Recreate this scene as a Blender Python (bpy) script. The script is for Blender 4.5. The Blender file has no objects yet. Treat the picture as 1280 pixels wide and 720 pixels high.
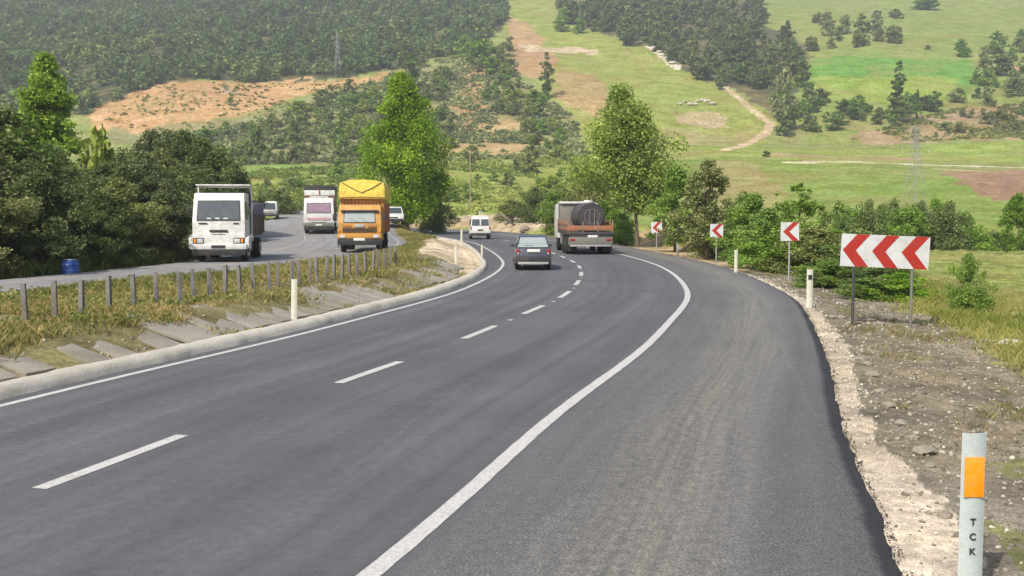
import bpy, bmesh, math, random
import numpy as np
from mathutils import Vector, Matrix

random.seed(7)
RS = np.random.RandomState(11)
SC = bpy.context.scene
COL = SC.collection
EYE = 2.4
FPX = 1300.0
PITCH = math.atan(98.0 / FPX)

# ------------------------------------------------------------------ helpers
def sstep(a, b, x):
    t = np.clip((np.asarray(x, float) - a) / (b - a), 0, 1)
    return t * t * (3 - 2 * t)

def ray(px, py):
    """direction of a line of sight from the standpoint, for surveying positions"""
    u = (np.asarray(px, float) - 640) / FPX
    v = (360 - np.asarray(py, float)) / FPX
    c, s = math.cos(PITCH), math.sin(PITCH)
    return np.stack([u, c + v * s, v * c - s], -1)

def ground0(px, py, z=0.0):
    d = ray(px, py)
    t = (z - EYE) / d[..., 2]
    return np.stack([d[..., 0] * t, d[..., 1] * t], -1)

# value noise (numpy) for terrain and jitter
_perm = RS.rand(256, 256)
def vnoise(x, y):
    x = np.asarray(x, float); y = np.asarray(y, float)
    xi = np.floor(x).astype(int); yi = np.floor(y).astype(int)
    fx = x - xi; fy = y - yi
    fx = fx * fx * (3 - 2 * fx); fy = fy * fy * (3 - 2 * fy)
    a = _perm[xi % 256, yi % 256]; b = _perm[(xi + 1) % 256, yi % 256]
    c = _perm[xi % 256, (yi + 1) % 256]; d = _perm[(xi + 1) % 256, (yi + 1) % 256]
    return (a * (1 - fx) + b * fx) * (1 - fy) + (c * (1 - fx) + d * fx) * fy - 0.5

def fbm(x, y, o=4):
    r = 0; a = 1.0
    for i in range(o):
        r = r + a * vnoise(x * 2 ** i + 17.3 * i, y * 2 ** i + 5.1 * i); a *= 0.5
    return r

# ------------------------------------------------------------------ road alignment
_le = ground0(*np.array([(22, 500), (100, 481.5), (240, 449.5), (365, 421), (465, 394), (560, 369), (585, 359),
                         (614.5, 344.5), (628, 333), (627, 325), (612.5, 313.4), (589, 302.7), (560, 298)]).T)
_pts = [(-18.2, -24), (-13.2, -9), (-9.86, 1.0), (-7.22, 8.9)] + [tuple(p) for p in _le] + \
       [(-7.6, 98), (-12.5, 113), (-20, 128), (-31, 142), (-46, 154), (-66, 163), (-92, 170), (-125, 175)]
_pts = np.array(_pts)
def resample(p, step):
    # Catmull-Rom then even spacing
    out = []
    q = np.vstack([2 * p[0] - p[1], p, 2 * p[-1] - p[-2]])
    for i in range(1, len(q) - 2):
        for t in np.linspace(0, 1, 24, endpoint=False):
            a, b, c, d = q[i - 1], q[i], q[i + 1], q[i + 2]
            out.append(0.5 * ((2 * b) + (-a + c) * t + (2 * a - 5 * b + 4 * c - d) * t * t + (-a + 3 * b - 3 * c + d) * t ** 3))
    out.append(p[-1]); out = np.array(out)
    s = np.r_[0, np.cumsum(np.linalg.norm(np.diff(out, axis=0), axis=1))]
    n = int(s[-1] / step)
    ss = np.linspace(0, s[-1], n)
    return np.stack([np.interp(ss, s, out[:, 0]), np.interp(ss, s, out[:, 1])], -1)
ED = resample(_pts, 0.5)
for _ in range(36):
    ED[1:-1] = 0.25 * ED[:-2] + 0.5 * ED[1:-1] + 0.25 * ED[2:]
ED = resample(ED[::4], 0.5)
_tg = np.gradient(ED, axis=0); _tg /= np.linalg.norm(_tg, axis=1)[:, None]
NR = np.stack([_tg[:, 1], -_tg[:, 0]], -1)            # normal to the right of travel
SS = np.arange(len(ED)) * 0.5
EY = ED[:, 1]
SPAN = len(ED)

W_RIGHT = 6.7                                          # right edge line
def asphalt_right(Y): return 6.7 + np.interp(Y, [0, 8, 20, 40, 60, 90, 110], [3.45, 3.38, 2.97, 2.75, 2.7, 3.2, 4.2])
def kerb_in(Y): return np.interp(Y, [0, 36, 50, 80, 120], [0.28, 0.32, 0.85, 0.8, 0.5])
def left_centre(Y): return np.interp(Y, [-20, 13, 28, 45, 57, 72, 84, 95, 104, 125, 175], [14.8, 14.6, 13.4, 11.3, 9.7, 8.8, 8.6, 7.6, 7.4, 8.3, 8.6])
LHALF = 3.75
def layby(Y): return np.interp(Y, [50, 58, 68, 84, 100, 120], [0, 1.6, 3.8, 5.2, 4.2, 0])
def left_z(Y, X=None):
    # height along the left carriageway, keyed on the alignment's own Y
    return np.interp(Y, [70, 82, 95, 120, 150, 175], [0, .3, 1.1, 2.0, 2.6, 3.0])
# in the far bend Y stops growing, so key everything on station instead
EYS = np.where(np.arange(SPAN) <= np.argmax(EY > 100), EY, 0)
_i100 = int(np.argmax(EY > 100))
EYS = np.where(np.arange(SPAN) <= _i100, EY, EY[_i100] + (np.arange(SPAN) - _i100) * 0.5)

def road_coords(x, y):
    """signed offset right of the left edge line and index of station, flat arrays"""
    x = np.asarray(x, float).ravel(); y = np.asarray(y, float).ravel()
    n = len(x); off = np.full(n, 1e3); idx = np.zeros(n, int)
    c = ED[::2]
    for i in range(0, n, 20000):
        sl = slice(i, i + 20000)
        d = (x[sl, None] - c[None, :, 0]) ** 2 + (y[sl, None] - c[None, :, 1]) ** 2
        k = d.argmin(1) * 2
        idx[sl] = k
        off[sl] = (x[sl] - ED[k, 0]) * NR[k, 0] + (y[sl] - ED[k, 1]) * NR[k, 1]
        # beyond the ends of the alignment use true distance
    return off, idx

def height(x, y, rc=None):
    shp = np.shape(x)
    x = np.asarray(x, float).ravel(); y = np.asarray(y, float).ravel()
    off, idx = road_coords(x, y) if rc is None else rc
    yk = EYS[idx]
    base = np.interp(y, [-50, 168, 200, 250, 330, 380, 760, 1000, 1500], [0, 0, 2.8, 9.5, 21, 30, 152, 215, 330])
    g = np.clip((y - 175) / 200, 0, 1)
    base = base + g * (7.0 * fbm(x / 130 + 3, y / 150 + 8, 3) + 1.2 * fbm(x / 22, y / 22, 2))
    base = base + np.clip(x / 700, -.6, 1) * 0
    # right of the road
    o = off - asphalt_right(yk)
    hr = -0.10 - 0.035 * np.clip(o, 0, 12)
    hr = hr + (0.06 * fbm(x * 1.1, y * 1.1, 4) + .035 * fbm(x * 4.3, y * 4.3, 3)) * sstep(.35, 1.3, o) * (1 + np.clip(o / 8, 0, 3))
    dip = -3.4 * sstep(3, 14, o) * sstep(72, 92, y) * (1 - sstep(125, 172, y))
    hr = hr + 1.3 * sstep(2.6, 5, o) * (1 - sstep(10, 15, o)) * sstep(60, 67, y) * (1 - sstep(80, 92, y))
    bank = 1.1 * sstep(0.5, 2.4, o) * sstep(92, 104, yk) * (1 - sstep(175, 200, y))
    hr = (hr) * (1 - sstep(165, 200, y)) + dip * (1 - sstep(92, 104, yk)) + bank
    # left of the road
    m = -off - kerb_in(yk) - 0.45
    c = -off - left_centre(yk)
    lz = left_z(yk)
    hm = -0.04 + 0.42 * sstep(0.2, 2.0, m) + 0.05 * fbm(x * .9, y * .9, 3)
    t = sstep(-5.4, -LHALF - .1, c)
    hl = hm * (1 - t) + (lz - 0.12) * t
    cl = c - layby(yk)
    beyond = lz - 0.12 + 0.04 * np.clip(cl - LHALF, 0, 3) + 0.9 * sstep(5, 16, cl) + 0.25 * fbm(x * .3, y * .3, 3) * sstep(4.5, 8, cl)
    hl = np.where(cl > LHALF, beyond, hl)
    h = np.where(o > 0, hr, np.where(m > 0, hl, -0.12))
    h = np.where(y > 160, np.where(o > 0, h + base, h * (1 - sstep(165, 230, y)) + base), h + base * 0)
    return h.reshape(shp)

def hits(px, py):
    """where lines of sight meet the terrain: world x, y, z"""
    px = np.atleast_1d(np.asarray(px, float)); py = np.atleast_1d(np.asarray(py, float))
    d = ray(px, py)
    ts = np.geomspace(5, 1300, 420)
    P = d[:, None, :] * ts[None, :, None]
    gap = EYE + P[..., 2] - height(P[..., 0], P[..., 1])
    out = []
    for i in range(len(px)):
        k = np.argmax(gap[i] < 0)
        if gap[i, k] >= 0: k = len(ts) - 1
        k = max(k, 1)
        a, b = gap[i, k - 1], gap[i, k]
        f = a / (a - b) if a > b else 0
        t = ts[k - 1] + (ts[k] - ts[k - 1]) * min(max(f, 0), 1)
        out.append((d[i, 0] * t, d[i, 1] * t))
    out = np.array(out)
    z = height(out[:, 0], out[:, 1])
    return np.column_stack([out, z])

def inpoly(x, y, poly):
    r = np.zeros(x.shape, bool)
    n = len(poly)
    for i in range(n):
        x1, y1 = poly[i]; x2, y2 = poly[(i + 1) % n]
        if y1 == y2: continue
        cnd = ((y1 > y) != (y2 > y)) & (x < (x2 - x1) * (y - y1) / (y2 - y1) + x1)
        r ^= cnd
    return r

def sample_poly(poly, n):
    p = np.array(poly, float); lo = p.min(0); hi = p.max(0); out = []
    while len(out) < n:
        a = lo + RS.rand(2) * (hi - lo)
        if inpoly(np.array([a[0]]), np.array([a[1]]), poly)[0]: out.append(a)
    return np.array(out)

# ------------------------------------------------------------------ materials
def srgb(r, g, b):
    f = lambda c: ((c / 255 + .055) / 1.055) ** 2.4 if c > 10 else c / 255 / 12.92
    return (f(r), f(g), f(b))

class NT:
    def __init__(s, name):
        s.m = bpy.data.materials.new(name); s.m.use_nodes = True
        s.t = s.m.node_tree; s.t.nodes.clear()
        s.out = s.n('ShaderNodeOutputMaterial')
    def n(s, ty, **k):
        nd = s.t.nodes.new(ty)
        for a, b in k.items(): setattr(nd, a, b)
        return nd
    def l(s, a, b): s.t.links.new(a, b)
    def noise(s, scale, detail=4, rough=.6, vec=None, dim='3D'):
        nd = s.n('ShaderNodeTexNoise'); nd.noise_dimensions = dim
        nd.inputs['Scale'].default_value = scale; nd.inputs['Detail'].default_value = detail
        nd.inputs['Roughness'].default_value = rough
        if vec is not None: s.l(vec, nd.inputs['Vector'])
        return nd.outputs['Fac']
    def ramp(s, fac, stops):
        nd = s.n('ShaderNodeValToRGB'); e = nd.color_ramp.elements
        while len(e) < len(stops): e.new(.5)
        for i, (p, c) in enumerate(stops):
            e[i].position = p; e[i].color = (*c, 1) if len(c) == 3 else c
        s.l(fac, nd.inputs['Fac']); return nd.outputs['Color']
    def maprange(s, v, a, b, c, d):
        nd = s.n('ShaderNodeMapRange'); s.l(v, nd.inputs['Value'])
        for k, q in zip(('From Min', 'From Max', 'To Min', 'To Max'), (a, b, c, d)): nd.inputs[k].default_value = q
        return nd.outputs['Result']
    def mix(s, f, a, b, mode='MIX'):
        nd = s.n('ShaderNodeMix', data_type='RGBA', blend_type=mode)
        for sock, v in ((nd.inputs['Factor'], f), (nd.inputs['A'], a), (nd.inputs['B'], b)):
            if isinstance(v, (int, float)): sock.default_value = v
            elif isinstance(v, tuple): sock.default_value = (*v, 1)
            else: s.l(v, sock)
        return nd.outputs['Result']
    def math(s, op, a, b=0):
        nd = s.n('ShaderNodeMath', operation=op)
        for i, v in enumerate((a, b)):
            if isinstance(v, (int, float)): nd.inputs[i].default_value = v
            else: s.l(v, nd.inputs[i])
        return nd.outputs[0]
    def scale(s, col, f):
        nd = s.n('ShaderNodeVectorMath', operation='SCALE')
        s.l(col, nd.inputs[0]); s.l(f, nd.inputs['Scale']); return nd.outputs['Vector']
    def bump(s, h, strength, dist):
        nd = s.n('ShaderNodeBump'); nd.inputs['Strength'].default_value = strength
        nd.inputs['Distance'].default_value = dist; s.l(h, nd.inputs['Height']); return nd.outputs['Normal']
    def principled(s, col, rough=.8, normal=None, metallic=0, spec=.5, coat=0):
        b = s.n('ShaderNodeBsdfPrincipled')
        if isinstance(col, tuple): b.inputs['Base Color'].default_value = (*col, 1)
        else: s.l(col, b.inputs['Base Color'])
        if isinstance(rough, (int, float)): b.inputs['Roughness'].default_value = rough
        else: s.l(rough, b.inputs['Roughness'])
        b.inputs['Metallic'].default_value = metallic
        b.inputs['Specular IOR Level'].default_value = spec
        b.inputs['Coat Weight'].default_value = coat
        if normal is not None: s.l(normal, b.inputs['Normal'])
        s.l(b.outputs[0], s.out.inputs['Surface']); return b

def pos(t): return t.n('ShaderNodeNewGeometry').outputs['Position']
def objc(t): return t.n('ShaderNodeTexCoord').outputs['Object']

def mat_plain(name, col, rough=.6, metallic=0, spec=.4, coat=0, dirt=.25, dirtcol=(.16, .13, .09), ns=3.0):
    """paint, metal, rubber: with grime and slight tone changes so nothing is flat"""
    t = NT(name); oc = objc(t)
    n1 = t.noise(ns, 5, .65, oc); n2 = t.noise(ns * 9, 3, .6, oc)
    c = t.mix(t.maprange(n1, .42, .75, 0, dirt), col, dirtcol)
    c = t.scale(c, t.maprange(n2, .3, .7, .9, 1.08))
    r = t.maprange(n1, .3, .7, max(rough - .1, .05), min(rough + .15, 1))
    t.principled(c, r, t.bump(n2, .15, .004), metallic, spec, coat)
    return t.m

def mat_leaf(name, c1, c2, c3, trans=.35):
    t = NT(name)
    at = t.n('ShaderNodeAttribute'); at.attribute_name = 'rnd'
    oi = t.n('ShaderNodeObjectInfo')
    col = t.ramp(at.outputs['Fac'], [(0.0, c1), (.55, c2), (1.0, c3)])
    hs = t.n('ShaderNodeHueSaturation')
    t.l(t.maprange(oi.outputs['Random'], 0, 1, .494, .510), hs.inputs['Hue'])
    t.l(t.maprange(oi.outputs['Random'], 0, 1, .85, 1.1), hs.inputs['Saturation'])
    r2 = t.math('FRACT', t.math('MULTIPLY', oi.outputs['Random'], 37.7))
    t.l(t.maprange(r2, 0, 1, .84, 1.2), hs.inputs['Value'])
    t.l(col, hs.inputs['Color'])
    d = t.n('ShaderNodeBsdfPrincipled'); t.l(hs.outputs[0], d.inputs['Base Color'])
    d.inputs['Roughness'].default_value = .65; d.inputs['Specular IOR Level'].default_value = .25
    tr = t.n('ShaderNodeBsdfTranslucent')
    yc = t.mix(.35, hs.outputs[0], (.22, .32, .03)); t.l(yc, tr.inputs['Color'])
    mx = t.n('ShaderNodeMixShader'); mx.inputs[0].default_value = trans
    t.l(d.outputs[0], mx.inputs[1]); t.l(tr.outputs[0], mx.inputs[2]); t.l(mx.outputs[0], t.out.inputs['Surface'])
    return t.m

M = {}
def build_materials():
    # asphalt: UV = (offset, station) in metres
    def asphalt(name, base, left=False):
        t = NT(name); uv = t.n('ShaderNodeUVMap'); uv.uv_map = 'UVMap'
        sp = t.n('ShaderNodeSeparateXYZ'); t.l(uv.outputs[0], sp.inputs[0]); u, v = sp.outputs[0], sp.outputs[1]
        P = pos(t)
        grain = t.noise(60, 3, .8, P); mid = t.noise(9, 4, .6, P); big = t.noise(.35, 4, .6, P)
        cs = t.n('ShaderNodeCombineXYZ'); t.l(t.math('MULTIPLY', u, 3.2), cs.inputs[0]); t.l(t.math('MULTIPLY', v, .06), cs.inputs[1])
        streak = t.noise(1.0, 5, .65, cs.outputs[0])
        cs2 = t.n('ShaderNodeCombineXYZ'); t.l(t.math('MULTIPLY', u, 14.), cs2.inputs[0]); t.l(t.math('MULTIPLY', v, .25), cs2.inputs[1])
        streak2 = t.noise(1.0, 3, .6, cs2.outputs[0])
        col = t.mix(t.maprange(big, .35, .65, 0, 1), tuple(b * .92 for b in base), tuple(b * 1.1 for b in base))
        col = t.scale(col, t.maprange(streak, .3, .7, .82, 1.18))
        if not left:
            # shoulder: coarser and dustier right of the edge line
            sh = t.maprange(u, 6.75, 6.95, 0, 1)
            d1 = t.math('SUBTRACT', 1.0, t.math('MULTIPLY', t.math('ABSOLUTE', t.math('SUBTRACT', u, 8.35)), 1.05))
            wob = t.math('ADD', d1, t.maprange(t.noise(.25, 3, .6, P), 0, 1, -.5, .5))
            dm = t.maprange(wob, .0, .9, 0, 1)
            dm = t.math('MULTIPLY', dm, t.maprange(streak2, .36, .62, .35, 1))
            dm = t.math('MULTIPLY', dm, t.maprange(mid, .35, .65, .45, 1))
            dm = t.math('MULTIPLY', dm, sh)
            col = t.mix(t.math('MULTIPLY', dm, .7), col, (.25, .235, .185))
            col = t.mix(t.math('MULTIPLY', sh, .12), col, (.17, .165, .14))
            spk = t.math('MULTIPLY', t.maprange(t.noise(34, 2, .5, P), .57, .66, 0, .5), t.math('MULTIPLY', sh, t.maprange(wob, -.5, .6, .25, 1)))
            col = t.mix(spk, col, (.27, .26, .21))
            col = t.mix(t.math('MULTIPLY', t.maprange(t.noise(41, 2, .5, P), .56, .66, 0, .5), sh), col, (.03, .03, .032))
            # stray dusty tyre scuffs crossing the lanes
            sc = t.n('ShaderNodeCombineXYZ'); t.l(t.math('ADD', t.math('MULTIPLY', u, 2.0), t.math('MULTIPLY', v, .2)), sc.inputs[0]); t.l(t.math('MULTIPLY', v, .03), sc.inputs[1])
            scf = t.noise(1.3, 2, .5, sc.outputs[0])
            col = t.mix(t.math('MULTIPLY', t.maprange(scf, .66, .72, 0, 1), t.maprange(mid, .4, .6, 0, .22)), col, (.17, .16, .13))
            # black bitumen crumb edge; shade of the right-facing side is coloured in too
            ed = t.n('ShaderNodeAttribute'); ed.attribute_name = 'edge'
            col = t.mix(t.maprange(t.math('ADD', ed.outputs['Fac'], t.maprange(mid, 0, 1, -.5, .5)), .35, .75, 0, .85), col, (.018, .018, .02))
            # wheel polish darker/lighter in the lanes
            w = t.math('SINE', t.math('MULTIPLY', t.math('SUBTRACT', u, .85), 3.7))
            col = t.scale(col, t.maprange(w, -1, 1, 1.05, .94))
            # oil drips down the middle of each lane
            lane = t.math('MAXIMUM', t.maprange(t.math('ABSOLUTE', t.math('SUBTRACT', u, 1.65)), .1, .55, 1, 0), t.maprange(t.math('ABSOLUTE', t.math('SUBTRACT', u, 5.0)), .1, .55, 1, 0))
            col = t.mix(t.math('MULTIPLY', t.math('MULTIPLY', lane, t.maprange(t.noise(1.1, 5, .7, P), .45, .7, .1, .6)), .7), col, (.045, .045, .048))
            gstr = t.maprange(sh, 0, 1, 1.3, 3.4)
        else:
            gstr = t.maprange(u, -5, 5, 1.0, 1.0)
        g0 = t.math('SUBTRACT', grain, .5)
        g = t.math('ADD', 1.0, t.math('MULTIPLY', g0, gstr))
        col = t.scale(col, g)
        col = t.scale(col, t.maprange(mid, .3, .7, .88, 1.13))
        rough = t.maprange(streak, .3, .7, .72, .86)
        t.principled(col, rough, t.bump(t.math('ADD', grain, t.math('MULTIPLY', mid, .5)), .55, .01), 0, .3)
        return t.m
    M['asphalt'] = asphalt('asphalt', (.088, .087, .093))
    M['asphalt_old'] = asphalt('asphalt_old', (.20, .195, .19), True)
    t = NT('worn_paint'); P = pos(t); w = t.noise(6, 4, .7, P)
    t.principled(t.mix(t.maprange(w, .4, .6, 0, 1), (.45, .44, .42), (.22, .215, .21)), .7, None, 0, .3); M['paint_worn'] = t.m
    t = NT('road_paint'); P = pos(t)
    w = t.noise(30, 4, .7, P); w2 = t.noise(3, 4, .7, P)
    c = t.mix(t.maprange(t.math('ADD', w, t.math('MULTIPLY', w2, .6)), .72, .95, 0, .75), (.50, .485, .465), (.27, .26, .24))
    c = t.scale(c, t.maprange(w2, .3, .7, .88, 1.05)); t.principled(c, .6, t.bump(w, .3, .003), 0, .3); M['paint'] = t.m
    # concrete kerb, slabs
    def concrete(name, a, b, st, sc=1.0):
        t = NT(name); P = pos(t)
        n1 = t.noise(1.3 * sc, 6, .65, P); n2 = t.noise(28, 4, .7, P); n3 = t.noise(.4, 3, .6, P)
        c = t.mix(t.maprange(n1, .32, .68, 0, 1), a, b)
        c = t.mix(t.maprange(n3, .52, .68, 0, .5), c, st)
        c = t.scale(c, t.maprange(n2, .3, .7, .8, 1.18))
        t.principled(c, .9, t.bump(t.math('ADD', n2, n1), .6, .02), 0, .2); return t.m
    M['kerb'] = concrete('kerb_concrete', (.46, .43, .37), (.38, .355, .30), (.33, .28, .20))
    M['slab'] = concrete('slab_concrete', (.30, .27, .225), (.20, .185, .155), (.12, .12, .06))
    M['post_concrete'] = concrete('post_concrete', (.20, .19, .175), (.12, .115, .11), (.17, .125, .09), 3)
    M['stone_pale'] = concrete('pale_limestone', (.48, .45, .36), (.36, .33, .25), (.4, .33, .24), 2)
    M['stone'] = concrete('grey_stone', (.27, .24, .19), (.19, .17, .135), (.15, .12, .085), 4)
    t = NT('gravel_stone'); at = t.n('ShaderNodeAttribute'); at.attribute_name = 'rnd'
    c = t.ramp(at.outputs['Fac'], [(0, (.09, .08, .065)), (.5, (.22, .19, .15)), (.85, (.38, .34, .27)), (1, (.45, .42, .35))])
    t.principled(c, .9, None, 0, .2); M['gravel'] = t.m
    # bark
    t = NT('bark'); oc = objc(t); n1 = t.noise(6, 6, .7, oc)
    c = t.mix(n1, (.05, .04, .03), (.17, .14, .11)); t.principled(c, .95, t.bump(n1, .8, .03), 0, .1); M['bark'] = t.m
    # leaves
    M['leaf_bright'] = mat_leaf('leaf_bright', (0.122, 0.206, 0.019), (0.244, 0.361, 0.034), (0.424, 0.539, 0.076), .45)
    M['leaf_mid'] = mat_leaf('leaf_mid', (0.092, 0.171, 0.024), (0.186, 0.300, 0.041), (0.355, 0.486, 0.076))
    M['leaf_dark'] = mat_leaf('leaf_dark', (0.073, 0.114, 0.031), (0.144, 0.211, 0.050), (0.301, 0.361, 0.088), .3)
    M['leaf_olive'] = mat_leaf('leaf_olive', (0.096, 0.116, 0.037), (0.185, 0.213, 0.059), (0.369, 0.367, 0.110), .3)
    M['leaf_thicket'] = mat_leaf('leaf_thicket', (0.051, 0.074, 0.028), (0.105, 0.138, 0.047), (0.230, 0.265, 0.093), .35)
    M['leaf_grey'] = mat_leaf('leaf_grey', (0.122, 0.160, 0.055), (0.228, 0.276, 0.087), (0.392, 0.429, 0.152), .3)
    M['leaf_pine'] = mat_leaf('leaf_pine', (0.067, 0.106, 0.040), (0.130, 0.186, 0.061), (0.296, 0.326, 0.094), .3)
    M['leaf_yellow'] = mat_leaf('leaf_yellow', (0.162, 0.223, 0.033), (0.270, 0.327, 0.059), (0.446, 0.461, 0.119), .4)
    M['grass'] = mat_leaf('weed_blades', (0.115, 0.127, 0.040), (0.253, 0.213, 0.086), (0.483, 0.345, 0.184), .3)
    M['grass_green'] = mat_leaf('green_blades', (0.127, 0.161, 0.034), (0.253, 0.270, 0.069), (0.437, 0.380, 0.161), .4)
    # terrain
    t = NT('terrain'); P = pos(t)
    at = t.n('ShaderNodeAttribute'); at.attribute_name = 'cover'
    gr = t.n('ShaderNodeAttribute'); gr.attribute_name = 'grit'
    n0 = t.noise(.02, 4, .6, P); n1 = t.noise(.12, 5, .65, P); n2 = t.noise(.9, 5, .7, P); n3 = t.noise(7, 4, .7, P); n4 = t.noise(45, 3, .7, P)
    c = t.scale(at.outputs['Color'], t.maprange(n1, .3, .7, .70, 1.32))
    c = t.mix(t.maprange(t.noise(.05, 5, .7, P), .47, .66, 0, .55), c, (.27, .205, .09))
    hs = t.n('ShaderNodeHueSaturation'); t.l(c, hs.inputs['Color'])
    t.l(t.maprange(t.math('ADD', n0, t.math('MULTIPLY', n2, .4)), .5, .9, .485, .512), hs.inputs['Hue'])
    t.l(t.maprange(n1, .3, .7, 1.15, .95), hs.inputs['Saturation'])
    c = hs.outputs[0]
    c = t.scale(c, t.maprange(n2, .3, .7, .5, 1.5))
    c = t.scale(c, t.maprange(n3, .3, .7, .7, 1.3))
    c = t.scale(c, t.math('ADD', 1.0, t.math('MULTIPLY', t.math('SUBTRACT', n4, .5), t.maprange(gr.outputs['Fac'], 0, 1, .5, 2.2))))
    t.principled(c, .95, t.bump(t.math('ADD', t.math('MULTIPLY', n3, .12), t.math('MULTIPLY', n4, .03)), .7, .35), 0, .1); M['terrain'] = t.m
    # vehicle and sign stuff
    M['white_paint'] = mat_plain('white_paint', (.60, .60, .575), .4, 0, .5, .2, .5)
    M['yellow_tarp'] = mat_plain('yellow_tarpaulin', (.66, .52, .10), .75, dirt=.35, ns=1.6)
    t = NT('yellow_tarpaulin'); oc = objc(t); n1 = t.noise(1.4, 5, .65, oc); n2 = t.noise(3.2, 3, .55, oc)
    c = t.mix(t.maprange(n1, .4, .7, 0, .5), (.66, .50, .09), (.40, .27, .06)); t.principled(c, .75, t.bump(n2, .9, .12), 0, .25); M['yellow_tarp'] = t.m
    M['orange_paint'] = mat_plain('orange_paint', (.38, .16, .03), .5, dirt=.35)
    M['orange_yellow'] = mat_plain('orange_yellow_paint', (.47, .235, .038), .5, dirt=.55)
    M['rust_orange'] = mat_plain('faded_orange_paint', (.30, .105, .05), .7, dirt=.75)
    M['pink_paint'] = mat_plain('pinkish_paint', (.50, .30, .36), .5)
    M['navy'] = mat_plain('dark_navy_paint', (.028, .033, .055), .32, 0, .5, .4, .15)
    M['grey_metal'] = mat_plain('grey_metal', (.19, .185, .17), .55, .35, dirt=.5)
    M['galv'] = mat_plain('galvanised_steel', (.42, .42, .41), .5, .55, dirt=.3)
    M['dark_metal'] = mat_plain('dark_metal', (.055, .055, .06), .6, .3)
    M['tank'] = mat_plain('dark_tank_paint', (.045, .040, .05), .45, .2)
    M['rubber'] = mat_plain('tyre_rubber', (.022, .022, .024), .85, 0, .2)
    M['black'] = mat_plain('black_plastic', (.02, .02, .022), .6)
    M['glass'] = mat_plain('dark_window_glass', (.035, .042, .045), .08, 0, .9, .3, .1, (.2, .2, .18))
    M['glass_blue'] = mat_plain('painted_reflection_glass', (.24, .28, .28), .12, 0, .9, .3, .3, (.3, .3, .27))  # pale base colour stands in for bright sky reflected in the panes
    M['glass_pink'] = mat_plain('pinkish_window_glass', (.22, .14, .19), .2, 0, .8, .2, .2)
    M['red_lens'] = mat_plain('red_lens', (.25, .015, .015), .25, dirt=.1)
    M['amber_lens'] = mat_plain('amber_lens', (.75, .26, .02), .3, dirt=.1)
    M['clear_lens'] = mat_plain('clear_lens', (.55, .56, .56), .15, .3, .8, dirt=.15)
    M['plate_white'] = mat_plain('number_plate', (.6, .6, .58), .5, dirt=.1)
    M['sign_white'] = mat_plain('sign_white', (.48, .50, .51), .45, dirt=.4)
    M['sign_red'] = mat_plain('sign_red', (.31, .018, .012), .4, dirt=.12)
    M['post_white'] = mat_plain('marker_post_white', (.37, .42, .42), .55, dirt=.22, ns=7)
    M['post_cream'] = mat_plain('marker_post_cream', (.50, .50, .42), .6, dirt=.25, ns=7)
    M['reflector_orange'] = mat_plain('orange_reflector', (.80, .25, .005), .35, dirt=.1, dirtcol=(.9, .7, .5), ns=20)
    M['ink'] = mat_plain('black_lettering', (.02, .02, .02), .7, dirt=0)
    M['blue_plastic'] = mat_plain('blue_plastic', (.02, .07, .28), .45, dirt=.2)
    M['brown_wood'] = mat_plain('brown_wood', (.22, .13, .075), .85, dirt=.4)
    M['wood_grey'] = mat_plain('weathered_wood', (.27, .22, .17), .9, dirt=.5, ns=6)
    M['cargo'] = mat_plain('purple_grey_load', (.16, .13, .19), .8, dirt=.5)
    M['red_paint'] = mat_plain('red_paint', (.34, .05, .05), .5)

# ------------------------------------------------------------------ mesh building
def link(name, me, parent=None, loc=None, label=None, cat=None, group=None, kind=None):
    o = bpy.data.objects.new(name, me); COL.objects.link(o)
    if parent is not None: o.parent = parent
    if loc is not None: o.location = loc
    if label: o['label'] = label
    if cat: o['category'] = cat
    if group: o['group'] = group
    if kind: o['kind'] = kind
    return o

def mesh_np(name, verts, faces, mats, rnd=None, smooth=False, matidx=None, uv=None):
    """verts Nx3, faces MxK (K constant) numpy -> mesh"""
    me = bpy.data.meshes.new(name)
    verts = np.asarray(verts, np.float32).reshape(-1, 3); faces = np.asarray(faces, np.int32)
    m, k = faces.shape
    me.vertices.add(len(verts)); me.vertices.foreach_set('co', verts.ravel())
    me.loops.add(m * k); me.loops.foreach_set('vertex_index', faces.ravel())
    me.polygons.add(m); me.polygons.foreach_set('loop_start', np.arange(0, m * k, k, dtype=np.int32))
    try: me.polygons.foreach_set('loop_total', np.full(m, k, np.int32))
    except Exception: pass
    for mt in mats: me.materials.append(mt)
    if matidx is not None: me.polygons.foreach_set('material_index', np.asarray(matidx, np.int32))
    if smooth: me.polygons.foreach_set('use_smooth', np.ones(m, bool))
    me.update(calc_edges=True)
    if rnd is not None:
        a = me.attributes.new('rnd', 'FLOAT', 'FACE'); a.data.foreach_set('value', np.asarray(rnd, np.float32))
    if uv is not None:
        l = me.uv_layers.new(name='UVMap'); l.data.foreach_set('uv', np.asarray(uv, np.float32)[faces.ravel()].ravel())
    return me

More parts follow.
